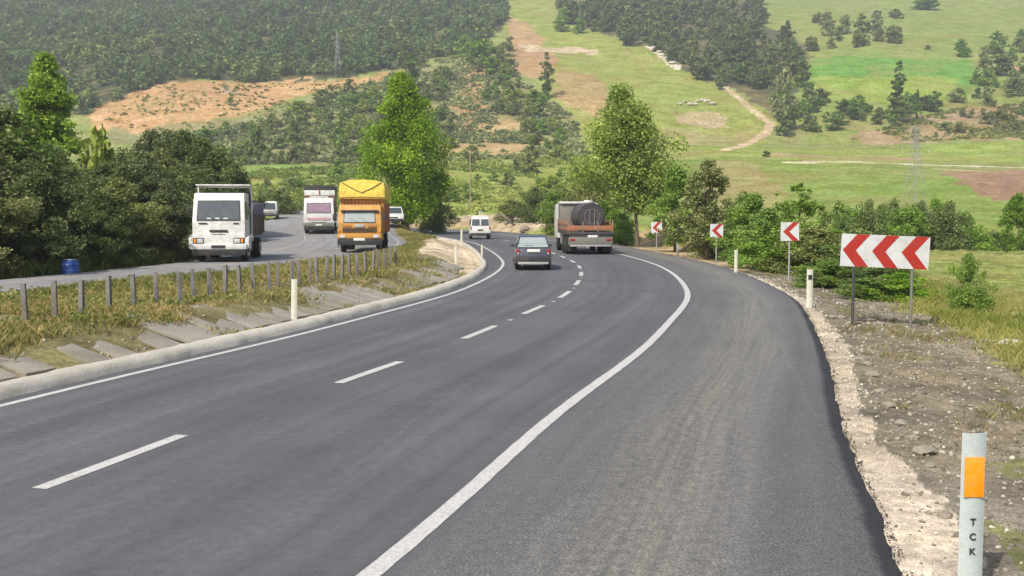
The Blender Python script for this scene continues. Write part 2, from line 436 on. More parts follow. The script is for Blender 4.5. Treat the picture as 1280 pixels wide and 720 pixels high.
class BM:
    """collects shapes, each with a bevel, into one mesh"""
    def __init__(s): s.bm = bmesh.new(); s.mats = []
    def _mi(s, mat):
        if mat not in s.mats: s.mats.append(mat)
        return s.mats.index(mat)
    def _add(s, b2, mat, bevel):
        if bevel > 0:
            bmesh.ops.bevel(b2, geom=b2.edges[:], offset=bevel, segments=2, affect='EDGES', profile=.6, clamp_overlap=True)
        bmesh.ops.recalc_face_normals(b2, faces=b2.faces[:])
        mi = s._mi(mat)
        for f in b2.faces: f.material_index = mi
        me = bpy.data.meshes.new('t'); b2.to_mesh(me); b2.free(); s.bm.from_mesh(me); bpy.data.meshes.remove(me)
    def box(s, c, d, mat, bevel=.01, top=None, rot=None):
        """centre c, size d; top=(sx,sy,dx,dy) scales and shifts the top face"""
        b = bmesh.new(); bmesh.ops.create_cube(b, size=1)
        for v in b.verts:
            up = v.co.z > 0
            v.co.x *= d[0]; v.co.y *= d[1]; v.co.z *= d[2]
            if top and up:
                v.co.x = v.co.x * top[0] + top[2]; v.co.y = v.co.y * top[1] + top[3]
        if rot: bmesh.ops.rotate(b, verts=b.verts[:], cent=(0, 0, 0), matrix=Matrix.Rotation(rot[0], 3, rot[1]))
        bmesh.ops.translate(b, verts=b.verts[:], vec=c)
        s._add(b, mat, bevel); return s
    def cyl(s, c, r, h, mat, axis='Z', seg=20, r2=None, bevel=0):
        b = bmesh.new(); bmesh.ops.create_cone(b, cap_ends=True, segments=seg, radius1=r, radius2=r if r2 is None else r2, depth=h)
        if axis == 'X': bmesh.ops.rotate(b, verts=b.verts[:], cent=(0, 0, 0), matrix=Matrix.Rotation(math.pi / 2, 3, 'Y'))
        if axis == 'Y': bmesh.ops.rotate(b, verts=b.verts[:], cent=(0, 0, 0), matrix=Matrix.Rotation(math.pi / 2, 3, 'X'))
        bmesh.ops.translate(b, verts=b.verts[:], vec=c)
        if bevel:
            es = [e for e in b.edges if len(e.link_faces) == 2 and e.calc_face_angle(0) > .9]
            bmesh.ops.bevel(b, geom=es, offset=bevel, segments=2, affect='EDGES')
        s._add(b, mat, 0); return s
    def tube(s, pts, r, mat, seg=8):
        b = bmesh.new(); rings = []
        rr = r if hasattr(r, '__len__') else [r] * len(pts)
        pts = [Vector(p) for p in pts]
        for i, p in enumerate(pts):
            d = (pts[min(i + 1, len(pts) - 1)] - pts[max(i - 1, 0)]).normalized()
            a = d.orthogonal().normalized() if i == 0 else (rings_a - d * rings_a.dot(d)).normalized()
            rings_a = a; q = d.cross(a)
            rings.append([b.verts.new(p + (a * math.cos(k * 2 * math.pi / seg) + q * math.sin(k * 2 * math.pi / seg)) * rr[i]) for k in range(seg)])
        for i in range(len(rings) - 1):
            for k in range(seg): b.faces.new((rings[i][k], rings[i][(k + 1) % seg], rings[i + 1][(k + 1) % seg], rings[i + 1][k]))
        b.faces.new(rings[0][::-1]); b.faces.new(rings[-1])
        s._add(b, mat, 0); return s
    def prism(s, prof, x0, x1, mat, bevel=.01, axis='X', inset=None):
        """profile (y,z) extruded along x from x0 to x1; inset(z)->half-width factor for tumblehome"""
        b = bmesh.new()
        def P(x, p):
            if inset: x = x * inset(p[1])
            return (x, p[0], p[1]) if axis == 'X' else (p[0], x, p[1])
        A = [b.verts.new(P(x0, p)) for p in prof]; B = [b.verts.new(P(x1, p)) for p in prof]
        n = len(prof)
        for i in range(n): b.faces.new((A[i], A[(i + 1) % n], B[(i + 1) % n], B[i]))
        b.faces.new(A[::-1]); b.faces.new(B)
        s._add(b, mat, bevel); return s
    def sheet(s, quad, mat, th=.01):
        """a thin solid panel from a planar polygon, thickened along its normal"""
        b = bmesh.new(); q = [Vector(p) for p in quad]
        n = (q[1] - q[0]).cross(q[2] - q[0]).normalized() * th
        A = [b.verts.new(p) for p in q]; B = [b.verts.new(p + n) for p in q]
        k = len(q)
        for i in range(k): b.faces.new((A[i], A[(i + 1) % k], B[(i + 1) % k], B[i]))
        b.faces.new(A[::-1]); b.faces.new(B)
        s._add(b, mat, 0); return s
    def done(s, name, parent=None, smooth=True, **k):
        me = bpy.data.meshes.new(name); s.bm.to_mesh(me); s.bm.free()
        for m in s.mats: me.materials.append(M[m])
        if smooth:
            me.polygons.foreach_set('use_smooth', np.ones(len(me.polygons), bool))
            try: me.set_sharp_from_angle(angle=math.radians(32))
            except Exception: pass
        return link(name, me, parent, **k)

def empty(name, loc, rz, label, cat, group=None):
    o = link(name, None, None, loc, label, cat, group); o.rotation_euler = (0, 0, rz); o.empty_display_size = .3
    return o

def copy_tree(root, **props):
    def cp(o, par):
        c = o.copy(); COL.objects.link(c)
        if par is not None: c.parent = par
        for ch in list(o.children): cp(ch, c)
        return c
    r = cp(root, None)
    for k, v in props.items(): r[k] = v
    return r

# ================================================================== SETTING
def ribbon(name, offs, i0, i1, mat, z=0.0, curve_off=None, zf=None, label=None, kind='structure', step=1, zs=None, parent=None):
    """sheet along the alignment. offs: offsets (constants or functions of station Y); zs: z per offset"""
    ii = np.arange(i0, i1, step); Y = EYS[ii]
    cols = []
    for j, o in enumerate(offs):
        ov = o(Y) if callable(o) else np.full(len(ii), o)
        zz = np.full(len(ii), z) + (zf(Y) if zf else 0)
        if zs is not None: zz = zz + (zs[j](Y) if callable(zs[j]) else zs[j])
        cols.append((np.column_stack([ED[ii] + NR[ii] * ov[:, None], zz]), np.column_stack([ov, SS[ii]])))
    V = np.concatenate([c[0] for c in cols]); U = np.concatenate([c[1] for c in cols])
    n = len(ii); F = []
    for j in range(len(offs) - 1):
        a = np.arange(n - 1) + j * n
        F.append(np.column_stack([a, a + n, a + n + 1, a + 1]))
    F = np.concatenate(F)
    me = mesh_np(name, V, F, [mat], smooth=True, uv=U)
    return link(name, me, parent, kind=kind), me, n

def idx_at(Y): return int(np.argmin(np.abs(EYS - Y)))

def build_roads():
    # main carriageway with a ragged broken right edge that drops to the verge
    def jit(amp, f=1.7, ph=0.0): return lambda Y: amp * (vnoise(SSQ(Y) * f + ph, SSQ(Y) * 0 + ph) * 2)
    def SSQ(Y): return np.asarray(Y)
    k = lambda d, a=0.0: (lambda Y: asphalt_right(Y) + d + a * 2 * (vnoise(Y * 2.3, Y * 0 + 3.3) + .6 * vnoise(Y * 7.1, Y * 0 + 9.3)))
    L = lambda d: (lambda Y: -kerb_in(Y) + d)
    # finer stations than the alignment near the camera
    global ED, NR, EYS, SS
    save = (ED, NR, EYS, SS)
    fine = np.arange(0, len(ED) - 1, .2); f0 = np.arange(len(ED))
    ED = np.stack([np.interp(fine, f0, save[0][:, a]) for a in (0, 1)], -1)
    NR = np.stack([np.interp(fine, f0, save[1][:, a]) for a in (0, 1)], -1)
    EYS = np.interp(fine, f0, save[2]); SS = np.interp(fine, f0, save[3])
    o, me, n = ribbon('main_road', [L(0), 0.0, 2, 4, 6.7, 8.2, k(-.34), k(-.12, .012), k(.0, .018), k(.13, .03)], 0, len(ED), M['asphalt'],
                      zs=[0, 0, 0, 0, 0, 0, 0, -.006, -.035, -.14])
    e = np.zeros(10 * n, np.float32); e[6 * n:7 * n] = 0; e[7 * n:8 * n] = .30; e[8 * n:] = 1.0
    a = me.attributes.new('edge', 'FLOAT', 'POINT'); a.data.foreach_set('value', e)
    # left carriageway
    lc = lambda d: (lambda Y: -left_centre(Y) + d)
    ribbon('left_road', [(lambda Y: -left_centre(Y) - LHALF - .25 - layby(Y)), (lambda Y: -left_centre(Y) - LHALF - layby(Y)), lc(0), lc(LHALF), lc(LHALF + .3)], 0, len(ED), M['asphalt_old'],
           zf=lambda Y: left_z(Y), step=2, zs=[-.14, 0, 0, 0, -.14])
    # painted lines: sheets 4 mm up
    i9 = len(ED)
    wl = lambda c, w, s: (lambda Y: c + s * w)
    def line(name, c, w, i0=0, i1=None, zf=None, z=.004, mat='paint'):
        cf = c if callable(c) else (lambda Y: np.full(np.shape(Y), float(c)))
        return ribbon(name, [lambda Y: cf(Y) - w / 2 * (1 + .12 * vnoise(Y * 5, Y * 0 + w)), lambda Y: cf(Y) + w / 2 * (1 + .12 * vnoise(Y * 6, Y * 0 + 2 + w))],
                      i0, i1 or i9, M[mat], z=z, zf=zf)[0]
    line('left_edge_line', 0.02, .125)
    line('right_edge_line', W_RIGHT, .155)
    line('far_road_left_line', lambda Y: -left_centre(Y) - 3.35, .09, zf=lambda Y: left_z(Y), mat='paint_worn')
    line('far_road_right_line', lambda Y: -left_centre(Y) + 3.35, .09, zf=lambda Y: left_z(Y), mat='paint_worn')
    # dashes, both carriageways: one marking object each
    s = 0.0
    y0 = 10.0
    ss0 = np.interp(y0, EY, np.arange(SPAN) * .5) if False else SS[int(np.argmin(np.abs(save[2][0] * 0 + EYS - y0)))]
    parts = []
    for q in (-16.5, -11, -5.5, 0, 5.45, 10.55, 15.2, 19.6) + tuple(19.6 + 4.55 * (u + 1) for u in range(26)):
        st = ss0 + q - (.35 if q < 1 else 0); parts.append((st, st + 2.15, .15, 3.1 if q < 1 else 3.27))
        if q > 8: parts.append((st + 3.2, st + 3.38, .10, 3.3))
    V = []; F = []; U = []
    for a, b, w, c in parts:
        sv = np.linspace(a, b, 4)
        ex = np.stack([np.interp(sv, SS, ED[:, q]) for q in (0, 1)], -1); nx = np.stack([np.interp(sv, SS, NR[:, q]) for q in (0, 1)], -1)
        k0 = len(V)
        for q in range(4):
            for sg in (-1, 1):
                p = ex[q] + nx[q] * (c + sg * w / 2); V.append((p[0], p[1], .004)); U.append((c + sg * w / 2, sv[q]))
        for q in range(3): F.append((k0 + 2 * q, k0 + 2 * q + 1, k0 + 2 * q + 3, k0 + 2 * q + 2))
    link('lane_dashes', mesh_np('lane_dashes', V, F, [M['paint']], uv=U), kind='structure')
    V = []; F = []; st = 10.0
    while st < SS[-1] - 10:
        sv = np.linspace(st, st + 2.5, 4)
        ex = np.stack([np.interp(sv, SS, ED[:, q]) for q in (0, 1)], -1); nx = np.stack([np.interp(sv, SS, NR[:, q]) for q in (0, 1)], -1)
        yy = np.interp(sv, SS, EYS); k0 = len(V)
        for q in range(4):
            for sg in (-1, 1):
                p = ex[q] + nx[q] * (-left_centre(yy[q]) + sg * .06); V.append((p[0], p[1], .004 + left_z(yy[q])))
        for q in range(3): F.append((k0 + 2 * q, k0 + 2 * q + 1, k0 + 2 * q + 3, k0 + 2 * q + 2))
        st += 9.0
    link('far_lane_dashes', mesh_np('far_lane_dashes', V, F, [M['paint_worn']]), kind='structure')
    # concrete kerb berm: a rough rounded lip with height
    j = lambda a, q: (lambda Y: -kerb_in(Y) + a * np.interp(Y, [34, 46], [1, .4]) + .018 * 2 * (vnoise(Y * 3.1, Y * 0 + q) + .5 * vnoise(Y * 11, Y * 0 + q)))
    kz = lambda b, q: (lambda Y: b * np.interp(Y, [34, 46], [1, .8]) + .012 * 2 * vnoise(Y * 4.3, Y * 0 + q + 40))
    ribbon('kerb', [j(.03, 1), j(-.02, 2), j(-.08, 3), j(-.25, 4), j(-.42, 5), j(-.52, 6), j(-.56, 7)], 0, len(ED) - 60, M['kerb'],
           zs=[-.05, kz(.06, 1), kz(.13, 2), kz(.15, 3), kz(.13, 4), kz(.05, 5), -.15])
    ED, NR, EYS, SS = save

# ------------------------------------------------------------------ land cover
COVER = []
def cov_poly(pix, col, grit=0.3, jit=1.0):
    p = np.array(pix, float); w = hits(p[:, 0], p[:, 1]); COVER.append(('poly', w[:, :2], col, grit, jit))
def cov_line(pix, width, col, grit=.5):
    p = np.array(pix, float)
    q = []
    for a, b in zip(p[:-1], p[1:]):
        for t in np.linspace(0, 1, 6, endpoint=False): q.append(a + (b - a) * t)
    q.append(p[-1]); q = np.array(q); w = hits(q[:, 0], q[:, 1]); COVER.append(('line', w[:, :2], col, grit, width))

def define_cover():
    # centre valley and scrub behind the road
    cov_poly([(290, 206), (450, 200), (720, 190), (760, 300), (540, 276), (300, 268)], (.21, .25, .06))
    cov_poly([(880, 196), (1180, 208), (1285, 262), (1300, 312), (900, 312), (780, 300), (800, 200)], (.165, .225, .05), .2)
    cov_poly([(880, 200), (950, 204), (985, 250), (960, 300), (890, 300), (870, 230)], (.24, .225, .085), .3)
    # fields strip
    cov_poly([(880, 180), (1300, 176), (1300, 200), (1050, 203), (960, 197), (880, 198)], (.21, .26, .06), .2)
    cov_poly([(960, 190), (1160, 196), (1160, 201), (960, 197)], (.30, .24, .12), .2)
    cov_poly([(1175, 213), (1300, 213), (1300, 240), (1245, 252)], (.24, .15, .10), .5)
    # left hill: forest floor, cut bank, scrub
    cov_poly([(-200, -80), (640, -80), (634, 30), (600, 58), (520, 84), (400, 100), (300, 100), (200, 106), (120, 140), (-200, 150)], (.048, .058, .028))
    cov_poly([(120, 165), (300, 150), (470, 96), (560, 78), (640, 55), (650, 100), (720, 150), (735, 195), (450, 204), (280, 210)], (.20, .20, .09), .5)
    cov_poly([(112, 146), (150, 122), (215, 98), (262, 104), (330, 102), (420, 99), (500, 92), (480, 100), (400, 114), (345, 130), (290, 148), (170, 164), (125, 160)], (.40, .255, .125), 1.0)
    cov_poly([(268, 108), (290, 112), (300, 118), (280, 116)], (.40, .33, .26), .5)
    cov_poly([(572, 84), (602, 84), (606, 130), (598, 182), (552, 186), (576, 140)], (.36, .225, .12), .7)
    cov_poly([(600, 150), (655, 152), (705, 188), (640, 194), (560, 190)], (.36, .27, .13), .6)
    cov_poly([(290, 207), (455, 204), (450, 214), (290, 217)], (.17, .27, .06), .1)
    # the big meadow running up the hill
    cov_poly([(632, -80), (720, -80), (735, 10), (800, 52), (905, 112), (972, 152), (950, 182), (890, 196), (800, 196), (735, 195), (712, 140), (650, 90), (632, 50)], (.215, .25, .06), .3)
    cov_poly([(636, 20), (668, 35), (700, 75), (668, 100), (640, 92)], (.34, .225, .12), .5)
    cov_poly([(690, 90), (742, 92), (775, 128), (740, 150), (705, 130)], (.32, .235, .11), .5)
    cov_poly([(650, 56), (700, 60), (745, 62), (740, 68), (660, 66)], (.42, .34, .22), .5)
    cov_poly([(845, 140), (900, 140), (925, 158), (880, 160), (850, 152)], (.36, .29, .17), .5)
    cov_poly([(800, 160), (930, 165), (935, 180), (850, 186), (800, 178)], (.26, .25, .10), .3)
    # forest strip floor
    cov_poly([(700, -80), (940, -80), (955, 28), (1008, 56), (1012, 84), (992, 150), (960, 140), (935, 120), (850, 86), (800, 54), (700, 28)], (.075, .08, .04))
    # upper right
    cov_poly([(940, -80), (1400, -80), (1400, 178), (1000, 178), (990, 120), (1010, 80), (1005, 56), (950, 28)], (.175, .225, .06), .2)
    cov_poly([(1005, 78), (1040, 68), (1215, 76), (1228, 104), (1180, 126), (1060, 130), (1012, 112)], (.11, .23, .04), .1)
    cov_poly([(1012, 98), (1200, 98), (1192, 124), (1060, 128), (1014, 116)], (.20, .265, .05), .3)
    cov_poly([(1060, 174), (1110, 156), (1200, 132), (1400, 122), (1400, 178), (1080, 180)], (.27, .20, .115), .6)
    cov_poly([(1262, 84), (1300, 82), (1300, 106), (1268, 104)], (.34, .17, .12), .4)
    # tracks
    cov_line([(905, 108), (922, 122), (946, 142), (964, 155), (956, 168), (936, 180), (905, 188)], 3.5, (.48, .38, .25))
    cov_line([(985, 203), (1060, 202), (1150, 206), (1300, 210)], 3.6, (.50, .43, .30))
    cov_line([(1165, 211), (1245, 215)], 2.0, (.48, .40, .28))
    cov_line([(814, 58), (846, 84)], 5.5, (.55, .48, .40))
    # bare sandy bank outside the far bend, lay-by beside the far road
    cov_poly([(496, 282), (500, 274), (560, 273), (640, 266), (715, 272), (716, 292), (620, 289), (545, 283)], (.36, .29, .19), .8)
    cov_poly([(346, 292), (352, 262), (386, 262), (384, 284), (378, 300), (350, 305)], (.33, .29, .21), .8)

def build_terrain():
    r = [0.6]
    while r[-1] < 1500: r.append(r[-1] * 1.0085 + .004)
    r = np.array(r)
    a = np.concatenate([np.linspace(-62, -29, 50, endpoint=False), np.linspace(-29, 29, 620, endpoint=False), np.linspace(29, 62, 51)])
    a = np.radians(a)
    R, A = np.meshgrid(r, a, indexing='ij')
    X = R * np.sin(A); Y = -4.5 + R * np.cos(A)
    x = X.ravel(); y = Y.ravel()
    rc = road_coords(x, y)
    z = height(x, y, rc)
    off, idx = rc; yk = EYS[idx]
    n = len(x)
    cov = np.tile(np.array((.19, .225, .07)), (n, 1)); grit = np.full(n, .3)
    jx = x + 1.6 * np.clip(y / 90, .05, 4) * fbm(x / 9, y / 9, 3); jy = y + 2.5 * np.clip(y / 90, .05, 4) * fbm(x / 9 + 50, y / 9, 3)
    for kind, w, col, g, par in COVER:
        if kind == 'poly': msk = inpoly(jx, jy, w)
        else:
            d = np.full(n, 1e9)
            lo = w.min(0) - 30; hi = w.max(0) + 30
            c = (x > lo[0]) & (x < hi[0]) & (y > lo[1]) & (y < hi[1])
            ii = np.where(c)[0]; dd = np.full(len(ii), 1e9)
            qx = x[ii] + 1.2 * fbm(x[ii] / 12, y[ii] / 12, 2); qy = y[ii] + 1.2 * fbm(x[ii] / 12 + 9, y[ii] / 12, 2)
            for p, q in zip(w[:-1], w[1:]):
                v = q - p; L = max(v @ v, 1e-9)
                t = np.clip(((qx - p[0]) * v[0] + (qy - p[1]) * v[1]) / L, 0, 1)
                dd = np.minimum(dd, np.hypot(qx - p[0] - t * v[0], qy - p[1] - t * v[1]))
            msk = np.zeros(n, bool); msk[ii] = dd < par / 2
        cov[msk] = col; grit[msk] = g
    # furrowed, eroded look of the cut bank is real relief
    o = off - asphalt_right(yk)
    near = (yk < 92) & (y < 110)
    # verge: soil then grass; pale gravel ribbon hugging the asphalt
    j1 = fbm(x * .8, y * .8, 4); j2 = fbm(x * 3, y * 3, 3)
    def put(msk, col, g):
        cov[msk] = col; grit[msk] = g
    put(near & (o > 0) & (o < 9), (.21, .20, .08), .4)
    soilw = np.interp(y, [5, 18, 26, 40, 60, 90], [3.6, 3.0, 2.6, 2.4, 2.6, 3.2])
    put(near & (o > -.2) & (o < soilw + 1.0 * j1 + .5 * j2), (.165, .147, .112), 1.0)
    put(near & (o > .9) & (o < soilw + 1.0 * j1) & (fbm(x * 1.3 + 4, y * 1.3, 4) > .34), (.135, .14, .06), 1.0)
    put(near & (y > 42) & (o > -.2) & (o < 3.4 + 1.5 * j1), (.33, .26, .165), .9)
    put(near & (y > 55) & (o > -.2) & (o < 9 + 2.5 * j1), (.34, .25, .15), .9)
    gw = np.interp(y, [4, 9, 11, 13.3, 16.9, 21, 26, 37, 60], [.78, .66, .56, .40, .46, .56, .38, .28, .2])
    put(near & (o > -.3) & (o < gw + .13 * j1 + .16 * j2), (.43, .37, .285), .8)
    # median and beyond the left carriageway
    m = -off - kerb_in(yk) - .45; c = -off - left_centre(yk)
    med = (m > -.3) & (c < -LHALF)
    put(med, (.15, .135, .065), .8)
    put(med & (m < .5 + .5 * j1), (.27, .22, .14), .9)
    put(med & (yk > 38) & (m < .3 + 2.4 * sstep(38, 50, yk) + .5 * j1), (.50, .41, .29), .9)
    put(med & (c > -4.5 + .5 * j1), (.30, .26, .19), .9)
    c = c - layby(yk)
    put((c > LHALF) & (c < 5.2 + 1.2 * j1) & (y < 84), (.26, .23, .17), .9)
    put((c > 5.2 + 1.2 * j1) & (c < 26) & (y < 100), (.07, .075, .035), .6)
    nr, na = R.shape
    i = np.arange(nr - 1)[:, None] * na + np.arange(na - 1)[None, :]
    F = np.column_stack([i.ravel(), (i + 1).ravel(), (i + na + 1).ravel(), (i + na).ravel()])
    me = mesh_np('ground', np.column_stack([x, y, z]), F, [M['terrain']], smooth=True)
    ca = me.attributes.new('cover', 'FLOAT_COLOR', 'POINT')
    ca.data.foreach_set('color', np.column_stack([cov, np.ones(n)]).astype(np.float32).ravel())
    ga = me.attributes.new('grit', 'FLOAT', 'POINT'); ga.data.foreach_set('value', grit.astype(np.float32))
    link('ground', me, kind='structure')

# ------------------------------------------------------------------ vegetation
def leaf_quads(P, size, up=.35, asp=1.6):
    """P Nx3 points -> quads (N,4,3), randomly turned"""
    n = len(P)
    nrm = RS.normal(size=(n, 3)); nrm[:, 2] = np.abs(nrm[:, 2]) + up; nrm /= np.linalg.norm(nrm, axis=1)[:, None]
    a = np.cross(nrm, RS.normal(size=(n, 3))); a /= np.linalg.norm(a, axis=1)[:, None] + 1e-9
    b = np.cross(nrm, a)
    s = size * (.6 + .8 * RS.rand(n))[:, None]
    a = a * s * asp * .5; b = b * s * .5
    k = (.15 + .3 * RS.rand(n))[:, None]
    return np.stack([P - a, P - b * 1.0 + a * (k - .3), P + a, P + b + a * (k - .3)], 1)

def envelope(kind):
    return {
        'hero1': lambda t: np.interp(t, [0, .1, .22, .38, .6, .8, .94, 1], [.5, .8, 1, .96, .62, .40, .2, .06]),
        'hero2': lambda t: np.interp(t, [0, .12, .3, .45, .65, .82, .95, 1], [.3, .75, 1, .94, .66, .38, .18, .06]),
        'broad': lambda t: np.interp(t, [0, .08, .3, .5, .75, .92, 1], [.35, .75, 1, .95, .68, .36, .08]),
        'cone': lambda t: np.interp(t, [0, .06, .25, .5, .75, .93, 1], [.55, .95, 1, .74, .46, .18, .04]),
        'poplar': lambda t: np.interp(t, [0, .1, .35, .7, .9, 1], [.35, .8, 1, .8, .45, .08]),
        'round': lambda t: np.interp(t, [0, .15, .45, .75, .92, 1], [.7, .95, 1, .8, .45, .1]),
        'shrub': lambda t: np.interp(t, [0, .2, .5, .8, 1], [.85, 1, .92, .6, .15]),
    }[kind]

def crown(h0, h1, w, kind, nclump, nleaf, leaf, lumpy=.22, droop=0, seed=0):
    """leaf cloud: clumps in an uneven envelope, more leaves outside than in"""
    rs = np.random.RandomState(seed + 100)
    env = envelope(kind); H = h1 - h0
    th0 = rs.rand() * 6.28
    C = []; R = []
    tries = 0
    while len(C) < nclump and tries < nclump * 40:
        tries += 1
        t = rs.rand() ** .9; th = rs.rand() * 2 * math.pi
        er = env(t) * w / 2 * (1 + .24 * math.sin(2 * th + th0 + 4 * t) + .22 * math.sin(3 * th + 2 * th0 - 9 * t))
        rr = er * (rs.rand() ** .45)
        cr = (lumpy * w / 2) * (.55 + .9 * rs.rand()) * (.55 + .45 * env(t))
        rr = max(rr - cr * .45, 0)
        C.append((rr * math.cos(th), rr * math.sin(th), h0 + t * H)); R.append(cr)
    C = np.array(C); R = np.array(R)
    pr = R ** 2; pr = pr / pr.sum()
    k = rs.choice(len(C), nleaf, p=pr)
    d = rs.normal(size=(nleaf, 3)); d /= np.linalg.norm(d, axis=1)[:, None]
    rad = R[k] * (rs.rand(nleaf) ** .45) * (1 + .25 * rs.normal(size=nleaf) * (rs.rand(nleaf) < .2))
    P = C[k] + d * rad[:, None] * np.array([1, 1, .8])
    P[:, 2] = np.maximum(P[:, 2], h0 - R.mean() * .8)
    Q = leaf_quads(P, leaf)
    ctone = rs.rand(len(C))
    rnd = np.clip(.45 * ctone[k] + .55 * rs.rand(nleaf), 0, 1)
    return Q, rnd, C

def quads_mesh(name, Q, rnd, mats, extra=None):
    V = Q.reshape(-1, 3); F = np.arange(len(V)).reshape(-1, 4); mi = None
    if extra is not None:
        V2, F2 = extra; F2 = F2 + len(V); V = np.vstack([V, V2]); mi = np.r_[np.zeros(len(F)), np.ones(len(F2))]
        F = np.vstack([F, F2]); rnd = np.r_[rnd, np.full(len(F2), .5)]
    return mesh_np(name, V, F, mats, rnd=rnd, matidx=mi)

def tube_np(pts, rad, seg=6):
    pts = np.asarray(pts, float); n = len(pts); V = []
    d = np.gradient(pts, axis=0); d /= np.linalg.norm(d, axis=1)[:, None] + 1e-9
    ref = np.array([1.0, .13, .07])
    for i in range(n):
        a = np.cross(d[i], ref); a /= np.linalg.norm(a); b = np.cross(d[i], a)
        for k in range(seg):
            th = 2 * math.pi * k / seg; V.append(pts[i] + (a * math.cos(th) + b * math.sin(th)) * rad[i])
    F = [(i * seg + k, i * seg + (k + 1) % seg, (i + 1) * seg + (k + 1) % seg, (i + 1) * seg + k) for i in range(n - 1) for k in range(seg)]
    return np.array(V), np.array(F)

def trunk_np(h, r, C, seed, lean=(0, 0), nl=9, fork=.28):
    rs = np.random.RandomState(seed); V = []; F = []; k = 0
    def add(vf):
        nonlocal k
        V.append(vf[0]); F.append(vf[1] + k); k += len(vf[0])
    t = np.linspace(0, 1, 9)
    mx = lean[0] * t ** 1.5 + .03 * h * np.sin(3 * t + seed) * t; my = lean[1] * t + .02 * h * np.sin(4 * t + seed * 2) * t
    main = np.column_stack([mx, my, t * h * .9])
    rad = r * (1 - .85 * t) * (1 + .5 * np.exp(-t * 25))
    add(tube_np(main, rad, 8))
    if len(C):
        far = C[rs.permutation(len(C))[:nl]]
        for c in far:
            zt = max(min(c[2] - .35 * math.hypot(c[0], c[1]) - .08 * h, .85 * h), fork * h * .8)
            tt = zt / (h * .9); s = np.array([np.interp(tt, t, mx), np.interp(tt, t, my), zt])
            mid = (s + c) / 2 + np.array([0, 0, -.04 * h]) + rs.normal(size=3) * .02 * h
            u = np.linspace(0, 1, 6)[:, None]
            pts = (1 - u) ** 2 * s + 2 * u * (1 - u) * mid + u ** 2 * c
            rr = np.interp(tt, t, rad) * .55 * (1 - .8 * u[:, 0]) + .008
            add(tube_np(pts, rr, 5))
    return np.vstack(V), np.vstack(F)

PROTO = {}
def proto(key, h, w, kind, mat, nclump, nleaf, leaf, h0=.15, r=None, seed=0, lumpy=.22, lean=(0, 0), nl=9):
    """tree of nominal height 1*h: stores meshes for trunk and crown"""
    Q, rnd, C = crown(h * h0, h, w, kind, nclump, nleaf, leaf, lumpy, seed=seed)
    if lean != (0, 0):
        f = (Q[..., 2] / h).clip(0, 1) ** 1.5; Q[..., 0] += lean[0] * f; Q[..., 1] += lean[1] * f
        f = (C[:, 2] / h).clip(0, 1) ** 1.5; C[:, 0] += lean[0] * f; C[:, 1] += lean[1] * f
    cm = quads_mesh(key + '_crown', Q, rnd, [M[mat]])
    tv, tf = trunk_np(h, r or h * .022, C, seed + 5, lean, nl)
    tm = mesh_np(key + '_trunk', tv, tf, [M['bark']], smooth=True)
    both = quads_mesh(key + '_tree', Q, rnd, [M[mat], M['bark']], (tv, tf))
    PROTO[key] = dict(crown=cm, trunk=tm, both=both, h=h, w=w)

NPLANT = 0
def plant(key, x, y, h, w, name, label, cat, group=None, parts=True, rz=None, z=None, sink=.05):
    """one tree or bush of its own, scaled to a height and width"""
    p = PROTO[key]; zz = float(height(np.array([x]), np.array([y]))[0]) if z is None else z
    rz = random.random() * 6.28 if rz is None else rz
    sx = w / p['w']; sz = h / p['h']
    if parts:
        o = empty(name, (x, y, zz - sink), rz, label, cat, group); o.scale = (sx, sx, sz)
        link('trunk', p['trunk'], o); link('crown', p['crown'], o)
    else:
        o = link(name, p['both'], None, (x, y, zz - sink), label, cat, group); o.rotation_euler = (0, 0, rz); o.scale = (sx, sx, sz)
    return o

def at(px, Y): return (px - 640) / FPX * Y * 1.0

def build_protos():
    for i in range(4):
        proto(f'thick{i}', 6, 5.2, 'round', 'leaf_thicket', 90, 17000, .115, .04, .09, 20 + i, .24, nl=16)
    proto('thickmid', 6, 5.0, 'round', 'leaf_olive', 90, 16000, .115, .04, .09, 27, .24, nl=16)
    for i in range(5):
        proto(f'pine{i}', 9, 6.4, 'cone' if i < 2 else 'round', 'leaf_pine', 40, 1100, .55, .04, .16, 40 + i, .32, nl=3)
    for i in range(4):
        proto(f'dec{i}', 8, 6.2, 'round', ['leaf_dark', 'leaf_mid', 'leaf_olive', 'leaf_grey'][i], 34, 1000, .5, .08, .16, 50 + i, .27, nl=4)
    for i in range(6):
        proto(f'bush{i}', 3, 3.6, 'shrub', ['leaf_mid', 'leaf_dark', 'leaf_olive', 'leaf_grey', 'leaf_yellow', 'leaf_mid'][i], 26, 800, .28, .02, .05, 60 + i, .3, nl=5)
    for i in range(2):
        proto(f'poplar{i}', 14, 4.6, 'poplar', ['leaf_mid', 'leaf_dark'][i], 44, 1500, .5, .04, .2, 70 + i, .3, nl=4)
    for i in range(4):
        proto(f'road{i}', 4, 4.2, 'shrub', ['leaf_mid', 'leaf_dark', 'leaf_olive', 'leaf_mid'][i], 70, 13000, .09, .03, .06, 80 + i, .26, nl=14)
    proto('roadtree', 6, 3.6, 'broad', 'leaf_mid', 70, 13000, .10, .10, .09, 90, .26, nl=14)
    proto('roadtree_dark', 7, 5.2, 'broad', 'leaf_olive', 90, 14000, .11, .10, .11, 91, .22, nl=22)
    proto('feather', 5, 3.0, 'round', 'leaf_mid', 60, 6000, .09, .06, .05, 93, .2, nl=22)

